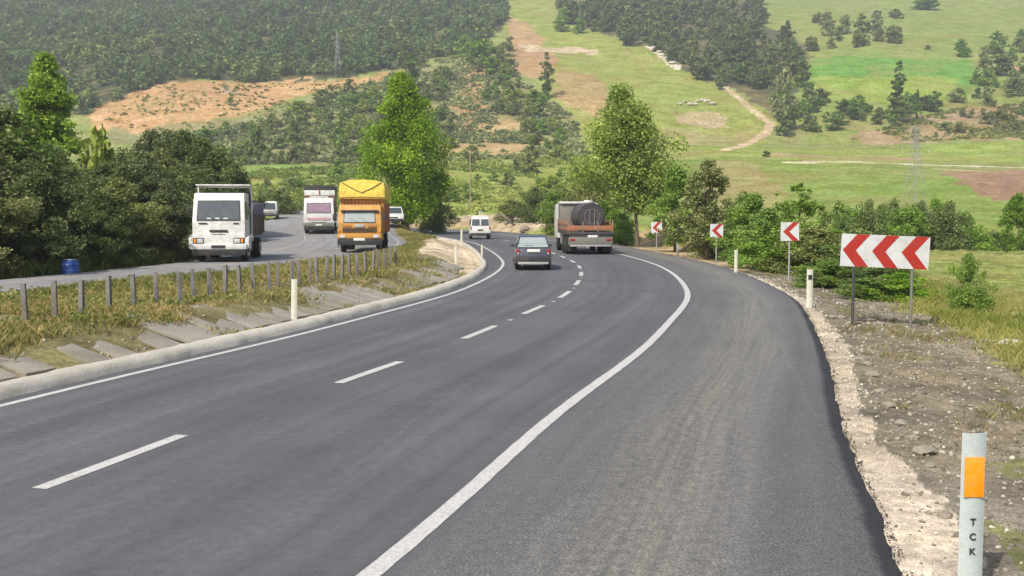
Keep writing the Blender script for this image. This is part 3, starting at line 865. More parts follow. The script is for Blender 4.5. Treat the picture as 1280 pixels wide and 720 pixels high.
def build_trees():
    # --- single trees one notices first
    def hero(px, Y, ytop, wpx, kind, mat, nclump, nleaf, leaf, h0, r, seed, label, lean=(0, 0), lumpy=.2, nl=26, wid=None):
        x = at(px, Y); z = float(height(np.array([x]), np.array([Y]))[0])
        h = EYE + (262 - ytop) / FPX * Y - z; w = wpx / FPX * Y
        proto(f'hero{seed}', h, w, kind, mat, nclump, nleaf, leaf, h0, r, seed, lumpy, lean, nl)
        return plant(f'hero{seed}', x, Y, h, w, 'broadleaf_tree', label, 'tree', None, True, 0.0)
    hero(508, 101, 98, 128, 'hero1', 'leaf_bright', 120, 40000, .17, .13, .26, 301,
         'tall bright green tree standing in the grass between the two roads behind the yellow truck', (-.4, 0), .32)
    hero(797, 70, 110, 128, 'hero2', 'leaf_bright', 105, 32000, .13, .22, .13, 302,
         'bright green leafy tree with a thin dark leaning trunk right of the tanker truck', (-1.15, .2), .32, 34)
    hero(64, 63, 74, 96, 'broad', 'leaf_bright', 190, 34000, .135, .2, .16, 303,
         'light green tree rising above the dark thicket at the left', (0, 0), .27)
    # --- thicket along the far side of the left road
    G = 'dark trees of the roadside thicket'
    prof = np.array([(-60, 120), (0, 138), (30, 165), (75, 205), (110, 208), (150, 185), (185, 168), (235, 168), (268, 182), (296, 215), (306, 235)], float)
    k = 0
    def ctop(px): return float(np.interp(px, prof[:, 0], prof[:, 1]))
    rows = [(5.9, 21, .52), (8.2, 17, .74), (11.2, 15, .97)]
    for c0, n, fr in rows:
        for j in range(n):
            Yk = np.interp(j / (n - 1), [0, 1], [19, 66] if c0 < 7 else [22, 70]) + random.uniform(-1, 1)
            i = idx_at(Yk); p = ED[i] - NR[i] * (left_centre(EYS[i]) + layby(EYS[i]) + c0 + random.uniform(-.6, .6))
            px = 640 + p[0] / p[1] * FPX
            if px < -90 or px > 300: continue
            top = 262 - (262 - ctop(px)) * fr
            zz = float(height(p[0:1], p[1:2])[0])
            h = EYE + (262 - top) / FPX * p[1] - zz
            if c0 < 7: h = random.uniform(2.6, 4.4)
            h *= random.uniform(.88, 1.05)
            plant(f'thick{k % 4}' if k % 5 else 'thickmid', p[0], p[1], h, h * random.uniform(.72, .95) + .6, 'roadside_tree',
                  'dark olive tree in the dense thicket along the left road', 'tree', G, True)
            k += 1
    for j in range(11):
        px = 196 + j * 9.6; Y = 80 - 5 * (j % 2) - .35 * j; x = at(px, Y); z = float(height(np.array([x]), np.array([Y]))[0])
        h = (EYE + (262 - ctop(px)) / FPX * Y - z) * (1.02 if j % 2 == 0 else .72)
        plant(f'thick{j % 4}', x, Y, h, 5.0 if px < 280 else 3.6, 'roadside_tree', 'dark olive tree in the dense thicket along the left road', 'tree', G, True)
    for (px, Y, ty, w, lb) in [(128, 58, 160, 2.9, 'yellow green bush showing above the thicket beside the light green tree'),
                               (40, 60, 150, 3.0, 'mid green bush at the foot of the light green tree')]:
        x = at(px, Y); z = float(height(np.array([x]), np.array([Y]))[0])
        plant('bush4' if px > 100 else 'road0', x, Y, EYE + (262 - ty) / FPX * Y - z, w, 'bush', lb, 'bush', None, True)
    # --- trees and bushes right of the road, from the tanker to the big sign: (px, Y, ytop, width m, proto, name, label)
    R = [
        (844, 63, 206, 3.0, 'roadtree', 'slim_tree', 'slender green tree just right of the leaning tree, left of the dark tree'),
        (884, 53, 202, 3.7, 'roadtree_dark', 'dark_tree', 'dark brownish green tree behind the second chevron sign from the far end'),
        (938, 51, 240, 2.5, 'road0', 'bush', 'rounded green bush between the dark tree and the nearer small chevron sign'),
        (958, 45, 262, 2.6, 'road3', 'bush', 'green bush low behind the two white marker posts, left of the nearer small chevron'),
        (912, 56, 262, 3.0, 'road1', 'bush', 'dark low bush under the dark brownish tree'),
        (1000, 48, 226, 2.5, 'feather', 'feathery_tree', 'pale feathery small tree rising behind the nearest small chevron sign'),
        (985, 43, 292, 3.2, 'road0', 'bush', 'green bush at the foot of the nearest small chevron sign'),
        (1022, 42, 285, 3.0, 'road2', 'bush', 'olive bush between the nearest small chevron sign and the big chevron board'),
        (1062, 37, 298, 2.3, 'road1', 'bush', 'dark green bush behind the left post of the big chevron board'),
        (1040, 34, 325, 1.9, 'road3', 'bush', 'small green bush left of the big chevron board beside a marker post'),
        (1104, 33, 322, 2.3, 'road1', 'bush', 'dark bush seen under the big chevron board between its posts'),
        (1086, 30, 345, 1.4, 'road0', 'bush', 'low leafy bush on the verge right behind the big chevron board'),
        (1128, 30, 340, 1.5, 'road3', 'bush', 'low green bush behind the right post of the big chevron board'),
        (668, 118, 234, 4.0, 'road1', 'bush', 'dark round tree on the sandy bank beyond the far bend'),
        (640, 122, 250, 3.0, 'road2', 'bush', 'small olive bush on the sandy bank left of the dark round one'),
        (700, 100, 238, 4.0, 'road0', 'bush', 'green bush behind the cab of the tanker truck'),
        (760, 78, 250, 3.0, 'road0', 'bush', 'bushy green shrub between the tanker truck and the leaning tree'),
        (776, 74, 268, 2.2, 'road3', 'bush', 'low green shrub touching the foot of the leaning tree'),
        (738, 90, 225, 4.5, 'road2', 'bush', 'tall olive shrub above the drum of the tanker truck'),
        (350, 112, 238, 3.0, 'road1', 'bush', 'dark small bush beside the lay-by left of the pinkish truck'),
        (545, 108, 232, 3.2, 'road1', 'bush', 'dark shrub at the right foot of the tall tree between the roads'),
        (500, 104, 248, 2.4, 'road0', 'bush', 'green shrub at the left foot of the tall tree between the roads'),
    ]
    for (px, Y, ty, w, pk, nm, lb) in R:
        x = at(px, Y); z = float(height(np.array([x]), np.array([Y]))[0])
        plant(pk, x, Y, max(EYE + (262 - ty) / FPX * Y - z, .6), w * (1.35 if nm == 'bush' else 1.15), nm, lb, 'tree' if 'tree' in nm else 'bush', None, True)
    # low filler bushes along the foot of that row
    for j in range(16):
        i = idx_at(40 + j * 1.3); p = ED[i] + NR[i] * (asphalt_right(EYS[i]) + 3.6 + random.uniform(0, 1.8))
        plant(f'road{j % 4}', p[0], p[1], random.uniform(1.1, 2.1), random.uniform(1.8, 2.8), 'verge_bush',
              'knee to head high bush in the row lining the right verge behind the signs', 'bush', 'bushes lining the right verge', True)
    # hedge row in the dip beyond the near field
    G = 'trees of the hedge row behind the big chevron board'
    for j, (px, ty) in enumerate([(1048, 258), (1066, 264), (1084, 256), (1100, 262), (1116, 255), (1134, 260), (1150, 257), (1167, 254), (1184, 258), (1197, 268), (1210, 292), (1228, 297), (1244, 294)]):
        Y = 94 + 5 * math.sin(j * 2.1); x = at(px, Y); z = float(height(np.array([x]), np.array([Y]))[0])
        plant(['road1', 'road0', 'road1', 'road3'][j % 4], x, Y, EYE + (262 - ty) / FPX * Y - z + .2, 5.0 + .9 * math.sin(j * 1.7), 'hedge_tree',
              'green bushy tree in the hedge row behind the big chevron board', 'tree', G, True)
    w = at(1212, 27); plant('road3', w, 27, 1.55, 1.15, 'young_pine', 'young bushy pine standing alone in the near field right of the big chevron board', 'tree')
    x = at(1272, 84); plant('roadtree', x, 84, 6.6, 3.4, 'broadleaf_tree', 'green tree cut by the right picture edge beyond the near field', 'tree')
    # --- hillside
    def scatter(poly, n, keys, hpx, wf, name, label, cat, group, parts=False, ymin=None):
        P = sample_poly(poly, n); W = hits(P[:, 0], P[:, 1])
        for j in range(n):
            D = W[j, 1]; pxh = random.uniform(*hpx); h = pxh / FPX * D
            plant(keys[j % len(keys)], W[j, 0], W[j, 1], h, h * random.uniform(*wf), name, label, cat, group, parts, z=W[j, 2], sink=.1)
    scatter([(705, 30), (760, 44), (808, 60), (850, 92), (905, 116), (948, 126), (962, 108), (1000, 98), (1010, 84), (1006, 62), (958, 36), (942, -25), (800, -25), (760, 14), (700, 6)],
            230, ['pine0', 'dec0', 'pine1', 'dec2', 'pine2', 'pine3', 'dec0', 'dec3', 'pine4'], (18, 28), (.75, 1.05), 'hill_tree',
            'dark tree in the forest strip running down the hill between two meadows', 'tree', 'dark trees of the forest strip on the right hill')
    scatter([(690, 18), (770, 40), (760, 52), (700, 40)], 9, ['dec1', 'bush0'], (14, 22), (.8, 1.1), 'hill_tree',
            'mid green bushy tree at the upper left end of the forest strip', 'tree', 'green trees at the upper left of the forest strip')
    scatter([(960, 110), (1010, 105), (1015, 170), (975, 172)], 14, ['dec1', 'dec3', 'dec0'], (20, 36), (.7, .95), 'hill_tree',
            'mixed green tree at the foot of the forest strip beside the dirt track', 'tree', 'trees at the foot of the forest strip by the dirt track')
    scatter([(1010, 120), (1060, 135), (1100, 132), (1180, 128), (1200, 125), (1210, 134), (1130, 155), (1060, 172), (1010, 172)], 34, ['dec0', 'bush0', 'bush2', 'dec1', 'bush1'], (10, 22), (.9, 1.5), 'hill_tree',
            'dark green tree in the hedge below the bright green field', 'tree', 'trees of the hedge below the bright green field')
    scatter([(1205, 85), (1290, 100), (1290, 145), (1235, 138), (1200, 112)], 15, ['dec0', 'bush0', 'bush3'], (14, 28), (.9, 1.3), 'hill_tree',
            'dark bushy tree in the clump right of the bright green field', 'tree', 'trees in the clump right of the bright green field')
    scatter([(1195, 62), (1290, 50), (1290, 82), (1210, 84)], 13, ['bush0', 'dec1', 'bush3'], (12, 22), (.9, 1.4), 'hill_bush',
            'green bush on the slope above the clump at the upper right', 'bush', 'bushes on the upper right slope')
    scatter([(1035, 42), (1115, 38), (1125, 62), (1030, 66), (1000, 62)], 17, ['dec2', 'bush3', 'dec0', 'bush2'], (12, 24), (.8, 1.3), 'hill_bush',
            'olive bush in the cluster above the bright green field', 'bush', 'bushes in the cluster above the bright green field')
    scatter([(1010, 25), (1150, 20), (1160, 34), (1010, 42)], 12, ['bush3', 'bush2'], (6, 12), (1, 1.6), 'hill_bush',
            'low pale bush in the top row of the upper meadow', 'bush', 'pale bushes in the upper meadow')
    # scrub slope left and centre
    scatter([(240, 172), (330, 155), (400, 128), (470, 104), (560, 92), (570, 185), (450, 205), (300, 206), (250, 200)], 230,
            ['bush0', 'bush3', 'dec1', 'bush2', 'dec3', 'bush4', 'bush3'], (7, 19), (.9, 1.5), 'hill_bush',
            'green bush in the scrub below the orange cut bank', 'bush', 'bushes of the scrub below the orange cut bank')
    scatter([(606, 92), (640, 88), (655, 110), (700, 140), (716, 186), (660, 188), (650, 150), (606, 145)], 48, ['bush0', 'bush3', 'dec1', 'dec3', 'bush4'], (8, 20), (.9, 1.4), 'hill_bush',
            'green bush in the scrub between the red gully and the long meadow', 'bush', 'bushes between the red gully and the long meadow')
    scatter([(560, 62), (640, 60), (640, 92), (606, 96), (570, 84)], 12, ['dec1', 'dec3'], (16, 26), (.8, 1.1), 'hill_tree',
            'mid green tree at the forest edge above the red gully', 'tree', 'trees at the forest edge above the red gully')
    scatter([(440, 212), (600, 200), (730, 198), (735, 262), (640, 262), (540, 268), (300, 268), (300, 222)], 80, ['bush0', 'bush4', 'bush2', 'bush3', 'bush4', 'bush5'], (8, 22), (1, 1.6), 'valley_bush',
            'low green or yellowish bush on the valley floor beyond the roads', 'bush', 'bushes on the valley floor beyond the roads')
    scatter([(1090, 172), (1200, 140), (1290, 130), (1290, 172)], 26, ['bush2', 'bush3'], (6, 13), (1, 1.7), 'slope_bush',
            'small bush on the brown scrub slope at the right', 'bush', 'bushes on the brown scrub slope')
    # individually recognisable hillside trees: px, base y, top y, width px
    for (px, by, ty, wp, key, nm, lb) in [
        (683, 124, 68, 18, 'poplar1', 'slender_tree', 'slender dark tree standing alone at the left edge of the long meadow'),
        (1122, 154, 80, 28, 'poplar1', 'slender_tree', 'tall slender dark tree in front of the bright green field'),
        (980, 168, 88, 34, 'dec3', 'tall_tree', 'tall pale green tree beside the dirt track at the foot of the forest strip'),
        (1146, 150, 112, 10, 'poplar0', 'slender_tree', 'thin tree right of the tall slender dark tree'),
        (514, 130, 68, 26, 'poplar1', 'slender_tree', 'dark narrow treetop behind the tall tree between the roads'),
        (605, 84, 50, 44, 'dec1', 'hill_tree', 'rounded bright green tree at the lower corner of the pine forest'),
        (427, 200, 138, 16, 'poplar0', 'slender_tree', 'slim dark tree on the scrub slope above the pinkish truck'),
        (370, 186, 142, 26, 'dec0', 'hill_tree', 'dark green tree on the scrub slope right of the thicket'),
        (322, 206, 158, 30, 'dec0', 'hill_tree', 'dark tree on the scrub slope nearest the thicket'),
        (288, 132, 115, 8, 'poplar0', 'slender_tree', 'thin lone tree standing in the orange cut bank'),
        (785, 58, 14, 34, 'pine1', 'conifer', 'dark rounded conifer at the lower left tip of the forest strip'),
        (958, 196, 188, 13, 'bush1', 'hill_bush', 'small lone dark bush in the field below the dirt track'),
        (712, 30, 0, 28, 'dec0', 'hill_tree', 'dark tree at the top of the long meadow'),
        (1158, 12, -3, 34, 'dec1', 'hill_tree', 'lone green tree at the top edge of the upper meadow'),
        (1160, 62, 56, 10, 'bush2', 'hill_bush', 'tiny dark bush alone on the upper meadow')]:
        w = hits(px, by)[0]; D = w[1]; h = (by - ty) / FPX * D
        plant(key, w[0], w[1], h, wp / FPX * D, nm, lb, 'tree' if 'bush' not in nm else 'bush', None, True, z=w[2], sink=.1)

def build_forest():
    """the far pine wood on the left hill reads as one mass"""
    rs = np.random.RandomState(5)
    poly = [(-130, -70), (638, -70), (634, 26), (600, 56), (560, 70), (520, 84), (400, 100), (330, 103), (262, 106), (215, 101), (150, 125), (118, 143), (-130, 155)]
    Wp = hits(*np.array(poly, float).T)[:, :2]
    lo = Wp.min(0); hi = Wp.max(0)
    pts = []
    while len(pts) < 9500:
        a = lo + rs.rand(4000, 2) * (hi - lo)
        a = a[inpoly(a[:, 0], a[:, 1], Wp)]
        pts += [tuple(q) for q in a]
    pts = np.array(pts[:9500])
    Z = height(pts[:, 0], pts[:, 1])
    base = []
    for i in range(8):
        kd = 'cone' if i < 3 else 'round'
        Q, rnd, C = crown(.3, 6.4 if kd == 'cone' else 5.4, 6.6 if kd == 'cone' else 8.0, kd, 20, 130, 1.05, .36, seed=200 + i)
        base.append((Q, rnd))
    QA = []; RA = []
    for j, (x, y) in enumerate(pts):
        Q, rnd = base[rs.randint(8)]
        s = rs.uniform(.65, 1.2); th = rs.rand() * 6.28
        c, sn = math.cos(th), math.sin(th)
        q = Q * s; qx = q[..., 0] * c - q[..., 1] * sn; qy = q[..., 0] * sn + q[..., 1] * c
        QA.append(np.stack([qx + x, qy + y, q[..., 2] * rs.uniform(.9, 1.15) + Z[j] - .1], -1))
        tone = rs.uniform(-.42, .18) + .5 * vnoise(np.array([x / 30]), np.array([y / 30]))[0]
        RA.append(np.clip(rnd + tone, 0, 1))
    QA = np.concatenate(QA); RA = np.concatenate(RA)
    link('pine_forest', quads_mesh('pine_forest', QA, RA, [M['leaf_pine']]), label='dark hazy pine forest covering the top of the left hill',
         cat='forest', kind='stuff')

def blades(P, h, w, n_per, spread, rs, lean=.5):
    """P Nx3 roots -> thin triangles-as-quads blades"""
    n = len(P); N = n * n_per
    R = np.repeat(P, n_per, 0) + np.column_stack([rs.normal(size=(N, 2)) * spread, np.zeros(N)])
    H = np.repeat(h, n_per) * rs.uniform(.5, 1.15, N)
    th = rs.rand(N) * 6.28; d = np.column_stack([np.cos(th), np.sin(th), np.zeros(N)])
    th2 = rs.rand(N) * 6.28; L = np.column_stack([np.cos(th2), np.sin(th2), np.zeros(N)]) * (H * lean * rs.rand(N))[:, None]
    W = w * rs.uniform(.6, 1.3, N)[:, None]
    up = np.array([0, 0, 1.0])
    a = R - d * W; b = R + d * W
    m = R + L * .35 + up * (H * .6)[:, None]; t = R + L + up * H[:, None]
    return np.stack([a, b, m + d * W * .7, t], 1)

def build_ground_cover():
    rs = np.random.RandomState(9)
    def along(n, s0, s1, o0, o1, power=1.0):
        Y = s0 * (s1 / s0) ** rs.rand(n) if s0 > 0 else rs.uniform(s0, s1, n)
        f = np.interp(Y, EYS, np.arange(SPAN)); i = f.astype(int)
        Yk = EYS[i]; a = o0(Yk) if callable(o0) else np.full(n, o0); b = o1(Yk) if callable(o1) else np.full(n, o1)
        o = a + (b - a) * rs.rand(n) ** power
        p = ED[i] + (ED[np.minimum(i + 1, SPAN - 1)] - ED[i]) * (f - i)[:, None] + NR[i] * o[:, None]
        return p, Yk
    # median weeds
    kin = lambda Y: -kerb_in(Y) - .5
    far = lambda Y: -left_centre(Y) + LHALF + .35
    P, Y = along(15000, 5, 96, lambda Y: kin(Y) - 1.4 + 0 * Y, far, .85)
    dens = fbm(P[:, 0] * .8, P[:, 1] * .8, 3); P = P[dens > -.33]
    P2, _ = along(5500, 5, 60, kin, lambda Y: kin(Y) - 1.9)
    d2 = fbm(P2[:, 0] * .6 + 30, P2[:, 1] * .6, 3); P2 = P2[d2 > np.where(P2[:, 1] < 20, -.02, .10)]
    P = np.vstack([P, P2])
    off, idx = road_coords(P[:, 0], P[:, 1]); yk = EYS[idx]; m = -off - kerb_in(yk) - .45
    lim = np.interp(yk, [5, 16, 20, 38, 44, 70, 80], [.5, .8, 1.8, 1.9, 2.8, 2.8, .6])
    P = P[(m > lim + .5 * fbm(P[:, 0] * .9, P[:, 1] * .9, 3)) | ((rs.rand(len(P)) < np.where(yk < 20, .45, .2)) & (yk < 40))]; z = height(P[:, 0], P[:, 1])
    hh = .24 + .30 * np.clip(fbm(P[:, 0] * .4, P[:, 1] * .4, 3) + .4, 0, 1)
    Q = blades(np.column_stack([P, z - .02]), hh * .52, .0042, 18, .13, rs, .9)
    tone = np.repeat(fbm(P[:, 0] * .35 + 7, P[:, 1] * .35, 3), 18)
    rnd = np.clip(.55 + .9 * tone + .3 * rs.normal(size=len(Q)), 0, 1)
    link('median_weeds', quads_mesh('median_weeds', Q, rnd, [M['grass']]), label='mixed green and dry brown weeds covering the strip between the two roads', cat='weeds', kind='stuff')
    # broad leafy weeds in the median for body
    k = rs.permutation(len(P))[:4200]; pp = P[k]; zz = z[k]
    pts = np.repeat(np.column_stack([pp, zz + .08]), 12, 0) + rs.normal(size=(len(k) * 12, 3)) * np.array([.12, .12, .06])
    Q = leaf_quads(pts, .05); rnd = np.clip(np.repeat(.45 + .9 * fbm(pp[:, 0] * .5, pp[:, 1] * .5, 3), 12) + .2 * rs.normal(size=len(Q)), 0, 1)
    link('median_herbs', quads_mesh('median_herbs', Q, rnd, [M['grass_green']]), label='low leafy herbs among the weeds between the two roads', cat='weeds', kind='stuff')
    # far roadside strip of the left road
    P, Y = along(6500, 19, 95, lambda Y: -left_centre(Y) - LHALF - .9 - layby(Y), lambda Y: -left_centre(Y) - 6.8 - layby(Y))
    z = height(P[:, 0], P[:, 1])
    Q = blades(np.column_stack([P, z - .02]), np.full(len(P), .55) * rs.uniform(.4, 1.3, len(P)), .03, 6, .15, rs, .7)
    link('roadside_weeds', quads_mesh('roadside_weeds', Q, rs.rand(len(Q)) * .6, [M['grass_green']]), label='green weeds at the foot of the thicket along the left road', cat='weeds', kind='stuff')
    # right field: grass beyond the soil verge
    def right(n, y0, y1, a, b): return along(n, y0, y1, lambda Y: asphalt_right(Y) + a, lambda Y: asphalt_right(Y) + b)
    P, Y = right(30000, 9, 72, 2.7, 24)
    j1 = fbm(P[:, 0] * .8, P[:, 1] * .8, 4); soilw = np.interp(P[:, 1], [5, 18, 26, 40, 60, 90], [3.6, 3.0, 2.6, 2.4, 2.6, 3.2])
    off, idx = road_coords(P[:, 0], P[:, 1]); o = off - asphalt_right(EYS[idx])
    P = P[o > soilw + 1.0 * j1 + .1]; z = height(P[:, 0], P[:, 1])
    off, idx = road_coords(P[:, 0], P[:, 1]); o = off - asphalt_right(EYS[idx])
    tall = np.clip(1.35 - .16 * (o - 2.5), .35, 1.2) * .42 * rs.uniform(.5, 1.2, len(P))
    Q = blades(np.column_stack([P, z - .02]), tall * .42, .0045, 17, .17, rs, .9)
    tone = np.repeat(fbm(P[:, 0] * .25, P[:, 1] * .25, 3) + np.clip(.35 - .1 * (o - 3), 0, .35) * .6, 17)
    rnd = np.clip(.6 + .8 * tone + .22 * rs.normal(size=len(Q)), 0, 1)
    link('field_grass', quads_mesh('field_grass', Q, rnd, [M['grass_green']]), label='yellowish green grass of the near field behind the soil verge', cat='grass', kind='stuff')
    # sparse weeds on the soil verge
    P, Y = right(2600, 5, 45, .8, 3.6); d = fbm(P[:, 0] * .9 + 11, P[:, 1] * .9, 3); P = P[d > .12]
    P3, _ = right(500, 5.4, 9.5, .75, 2.4); P = np.vstack([P, P3[fbm(P3[:, 0] * 1.5, P3[:, 1] * 1.5, 3) > -.05]]); z = height(P[:, 0], P[:, 1])
    Q = blades(np.column_stack([P, z - .01]), np.full(len(P), .10), .0045, 12, .06, rs, 1.4)
    link('verge_tufts', quads_mesh('verge_tufts', Q, rs.rand(len(Q)) * .8, [M['grass']]), label='scattered low green tufts on the brown soil verge', cat='weeds', kind='stuff')
    P, Y = right(900, 5.2, 9.5, .8, 2.6); P = P[fbm(P[:, 0] * 1.2 + 2, P[:, 1] * 1.2, 3) > .0]; z = height(P[:, 0], P[:, 1])
    Q = leaf_quads(np.repeat(np.column_stack([P, z + .02]), 14, 0) + rs.normal(size=(len(P) * 14, 3)) * np.array([.05, .05, .02]), .018)
    link('verge_herbs', quads_mesh('verge_herbs', Q, rs.rand(len(Q)), [M['grass_green']]), label='tiny green herbs in the soil around the nearest marker post', cat='weeds', kind='stuff')
    # loose stones: small faceted lumps, in one mass
    def stones(P, s):
        ico = bmesh.new(); bmesh.ops.create_icosphere(ico, subdivisions=1, radius=1)
        V = np.array([v.co[:] for v in ico.verts]); F = np.array([[v.index for v in f.verts] for f in ico.faces]); ico.free()
        n = len(P)
        sc = s[:, None, None] * rs.uniform(.5, 1.2, (n, 1, 3)); jit = 1 + .35 * rs.normal(size=(n, len(V), 1)) * .6
        th = rs.rand(n) * 6.28; c, sn = np.cos(th)[:, None], np.sin(th)[:, None]
        W = V[None] * jit * sc
        W = np.stack([W[..., 0] * c - W[..., 1] * sn, W[..., 0] * sn + W[..., 1] * c, W[..., 2] * .8], -1) + P[:, None, :]
        FF = (F[None] + (np.arange(n) * len(V))[:, None, None]).reshape(-1, 3)
        return W.reshape(-1, 3), FF, len(F)
    P, Y = right(9000, 4.2, 40, .16, 4.0)
    s = .008 + .022 * rs.rand(len(P)) ** 4 + .0006 * Y; z = height(P[:, 0], P[:, 1])
    V, F, nf = stones(np.column_stack([P, z + s * .2]), s)
    off, idx = road_coords(P[:, 0], P[:, 1]); o = off - asphalt_right(EYS[idx])
    r0 = rs.rand(len(P)) * .8; r0[rs.rand(len(P)) < .04] = 1; r0 = np.where(o < .5, .72 + .28 * rs.rand(len(P)), r0); r0[(o < .5) & (rs.rand(len(P)) < .12)] = .2
    link('gravel_stones', mesh_np('gravel_stones', V, F, [M['gravel']], rnd=np.repeat(r0, nf)), label='loose small stones strewn over the right verge', cat='gravel', kind='stuff')
    P, Y = along(2600, 5, 60, kin, lambda Y: kin(Y) - 3.2); s = .012 + .03 * rs.rand(len(P)) ** 3; z = height(P[:, 0], P[:, 1])
    V, F, nf = stones(np.column_stack([P, z + s * .2]), s)
    link('median_stones', mesh_np('median_stones', V, F, [M['gravel']], rnd=np.repeat(rs.rand(len(P)), nf)), label='small stones lying among the slabs left of the road', cat='gravel', kind='stuff')
    # bitumen crumbs along the broken edge
    P, Y = right(3600, 4.2, 30, -.02, .13, ); s = .004 + .010 * rs.rand(len(P)) ** 3; 
    V, F, nf = stones(np.column_stack([P, -.085 + s * .3 + 0 * s]), s)
    link('bitumen_crumbs', mesh_np('bitumen_crumbs', V, F, [M['black']], rnd=np.repeat(rs.rand(len(P)) * .1, nf)), label='black bitumen crumbs along the broken right asphalt edge', cat='crumbs', kind='stuff')
    # hillside scrub mass: small tufts over the slopes
    def tufts(poly, n, size, mats, name, label, seed):
        W = hits(*np.array(poly, float).T)[:, :2]; lo = W.min(0); hi = W.max(0); pts = np.zeros((0, 2))
        while len(pts) < n:
            a = lo + rs.rand(n, 2) * (hi - lo); a = a[inpoly(a[:, 0], a[:, 1], W)]
            a = a[fbm(a[:, 0] / 12 + seed, a[:, 1] / 12, 3) > -.12]; pts = np.vstack([pts, a])
        pts = pts[:n]; z = height(pts[:, 0], pts[:, 1]); k = 16
        sz = rs.uniform(*size, n)
        d = rs.normal(size=(n, k, 3)); d /= np.linalg.norm(d, axis=2)[..., None]; d[..., 2] = np.abs(d[..., 2]) * .8
        P = np.column_stack([pts, z])[:, None, :] + d * (sz[:, None] * rs.rand(n, k) ** .5)[..., None]
        Q = leaf_quads(P.reshape(-1, 3), 1.0); c = P.reshape(-1, 3)[:, None, :]
        Q = c + (Q - c) * (np.repeat(sz, k) * .5)[:, None, None]
        rnd = np.clip(np.repeat(rs.rand(n), k) * .6 + .4 * rs.rand(n * k) + np.repeat(fbm(pts[:, 0] / 25, pts[:, 1] / 25, 2), k) * .8, 0, 1)
        link(name, quads_mesh(name, Q, rnd, [M[mats]]), label=label, cat='scrub', kind='stuff')
    tufts([(200, 172), (330, 150), (470, 100), (640, 56), (650, 100), (720, 150), (735, 195), (450, 205), (250, 206)], 5200, (.6, 1.8), 'leaf_grey', 'slope_scrub', 'low greyish green scrub covering the slope below the pine forest', 1)
    tufts([(290, 214), (450, 206), (735, 196), (740, 268), (540, 270), (300, 262)], 3000, (.4, 1.2), 'leaf_yellow', 'valley_scrub', 'low yellow green scrub on the valley floor beyond the far bend', 2)
    tufts([(1060, 174), (1110, 158), (1200, 134), (1300, 126), (1300, 176), (1080, 178)], 1000, (.5, 1.3), 'leaf_olive', 'brown_slope_scrub', 'sparse low scrub on the brown slope at the right', 3)
    tufts([(110, 160), (215, 102), (470, 98), (400, 124), (300, 166)], 420, (.4, 1.2), 'leaf_olive', 'bank_scrub', 'sparse small scrub on the orange cut bank', 4)


# ================================================================== VEHICLES (local: +y forward, +x right, z up)
def wheel(par, x, y, r=.5, w=.28, rim='white_paint', name='wheel'):
    s = 1 if x > 0 else -1
    t = BM().cyl((0, 0, 0), r, w, 'rubber', 'X', 28, bevel=.035).done(name, par, loc=(x, y, r))
    b = BM().cyl((s * (w / 2 - .02), 0, 0), r * .56, .06, rim, 'X', 24, bevel=.015)
    b.cyl((s * (w / 2 + .02), 0, 0), r * .2, .07, 'dark_metal', 'X', 14)
    for k in range(6):
        a = k * math.pi / 3; b.cyl((s * (w / 2 + .02), math.cos(a) * r * .36, math.sin(a) * r * .36), .018, .03, 'dark_metal', 'X', 8)
    b.done('rim', t)
    return t

def mirror(par, x, y, z):
    s = 1 if x > 0 else -1
    b = BM().tube([(x, y, z + .28), (x + s * .16, y + .12, z + .28), (x + s * .18, y + .12, z)], .014, 'dark_metal')
    b.box((x + s * .18, y + .12, z - .02), (.16, .05, .36), 'black', .02)
    b.done('mirror', par)

def cab_over(o, w, hc, paint, glass, y0, length=1.9, zb=.55, ws=(None, None), gi=.14):
    """cab body with raked windscreen: front at y0"""
    ws0, ws1 = ws
    prof = [(y0 - length, zb), (y0 - .02, zb), (y0 + .03, zb + .35), (y0, ws0), (y0 - .22, ws1 + .02), (y0 - .40, hc), (y0 - length, hc)]
    f = lambda z: 1.0 if z <= ws0 + .01 else 1.0 - .055 * (z - ws0) / (hc - ws0)
    BM().prism(prof, -w / 2, w / 2, paint, .045, inset=f).done('cab', o)
    # windscreen standing 12 mm proud of its opening, with rubber surround
    a = (ws0 + .05, ws1 - .02)
    def fy(z): return y0 - .22 * (z - ws0) / (ws1 + .02 - ws0)
    g = w / 2 - gi
    q = [(-g, fy(a[0]) + .012, a[0]), (g, fy(a[0]) + .012, a[0]), (g * .95, fy(a[1]) + .012, a[1]), (-g * .95, fy(a[1]) + .012, a[1])]
    e = .04
    q2 = [(-g - e, fy(a[0] - e) + .006, a[0] - e), (g + e, fy(a[0] - e) + .006, a[0] - e), (g * .95 + e, fy(a[1] + e) + .006, a[1] + e), (-g * .95 - e, fy(a[1] + e) + .006, a[1] + e)]
    ws = BM().sheet(q, glass, -.02).done('windscreen', o, smooth=False)
    BM().sheet(q2, 'black', -.012).done('frame', ws, smooth=False)
    wp = BM()
    for s in (-.45, .1): wp.tube([(s, fy(a[0]) + .04, a[0] - .02), (s + .45, fy(a[0] + .28) + .04, a[0] + .25)], .010, 'black')
    wp.done('wiper', o)
    for s in (-1, 1):
        xx = s * (w / 2 - .004)
        q = [(xx, y0 - .30, a[0] + .02), (xx, y0 - 1.15, a[0] + .02), (xx * .965, y0 - 1.15, a[1] - .02), (xx * .965, y0 - .45, a[1] - .02)]
        BM().sheet(q, glass, .022 * s * (1)).done('side_window', o, smooth=False)
        mirror(o, s * (w / 2), y0 - .15, (a[0] + a[1]) / 2)
        d = BM().box((s * (w / 2 + .004), y0 - .75, zb + .55), (.012, .95, .9), paint, .004)
        d.done('door', o)
    return ws0, ws1

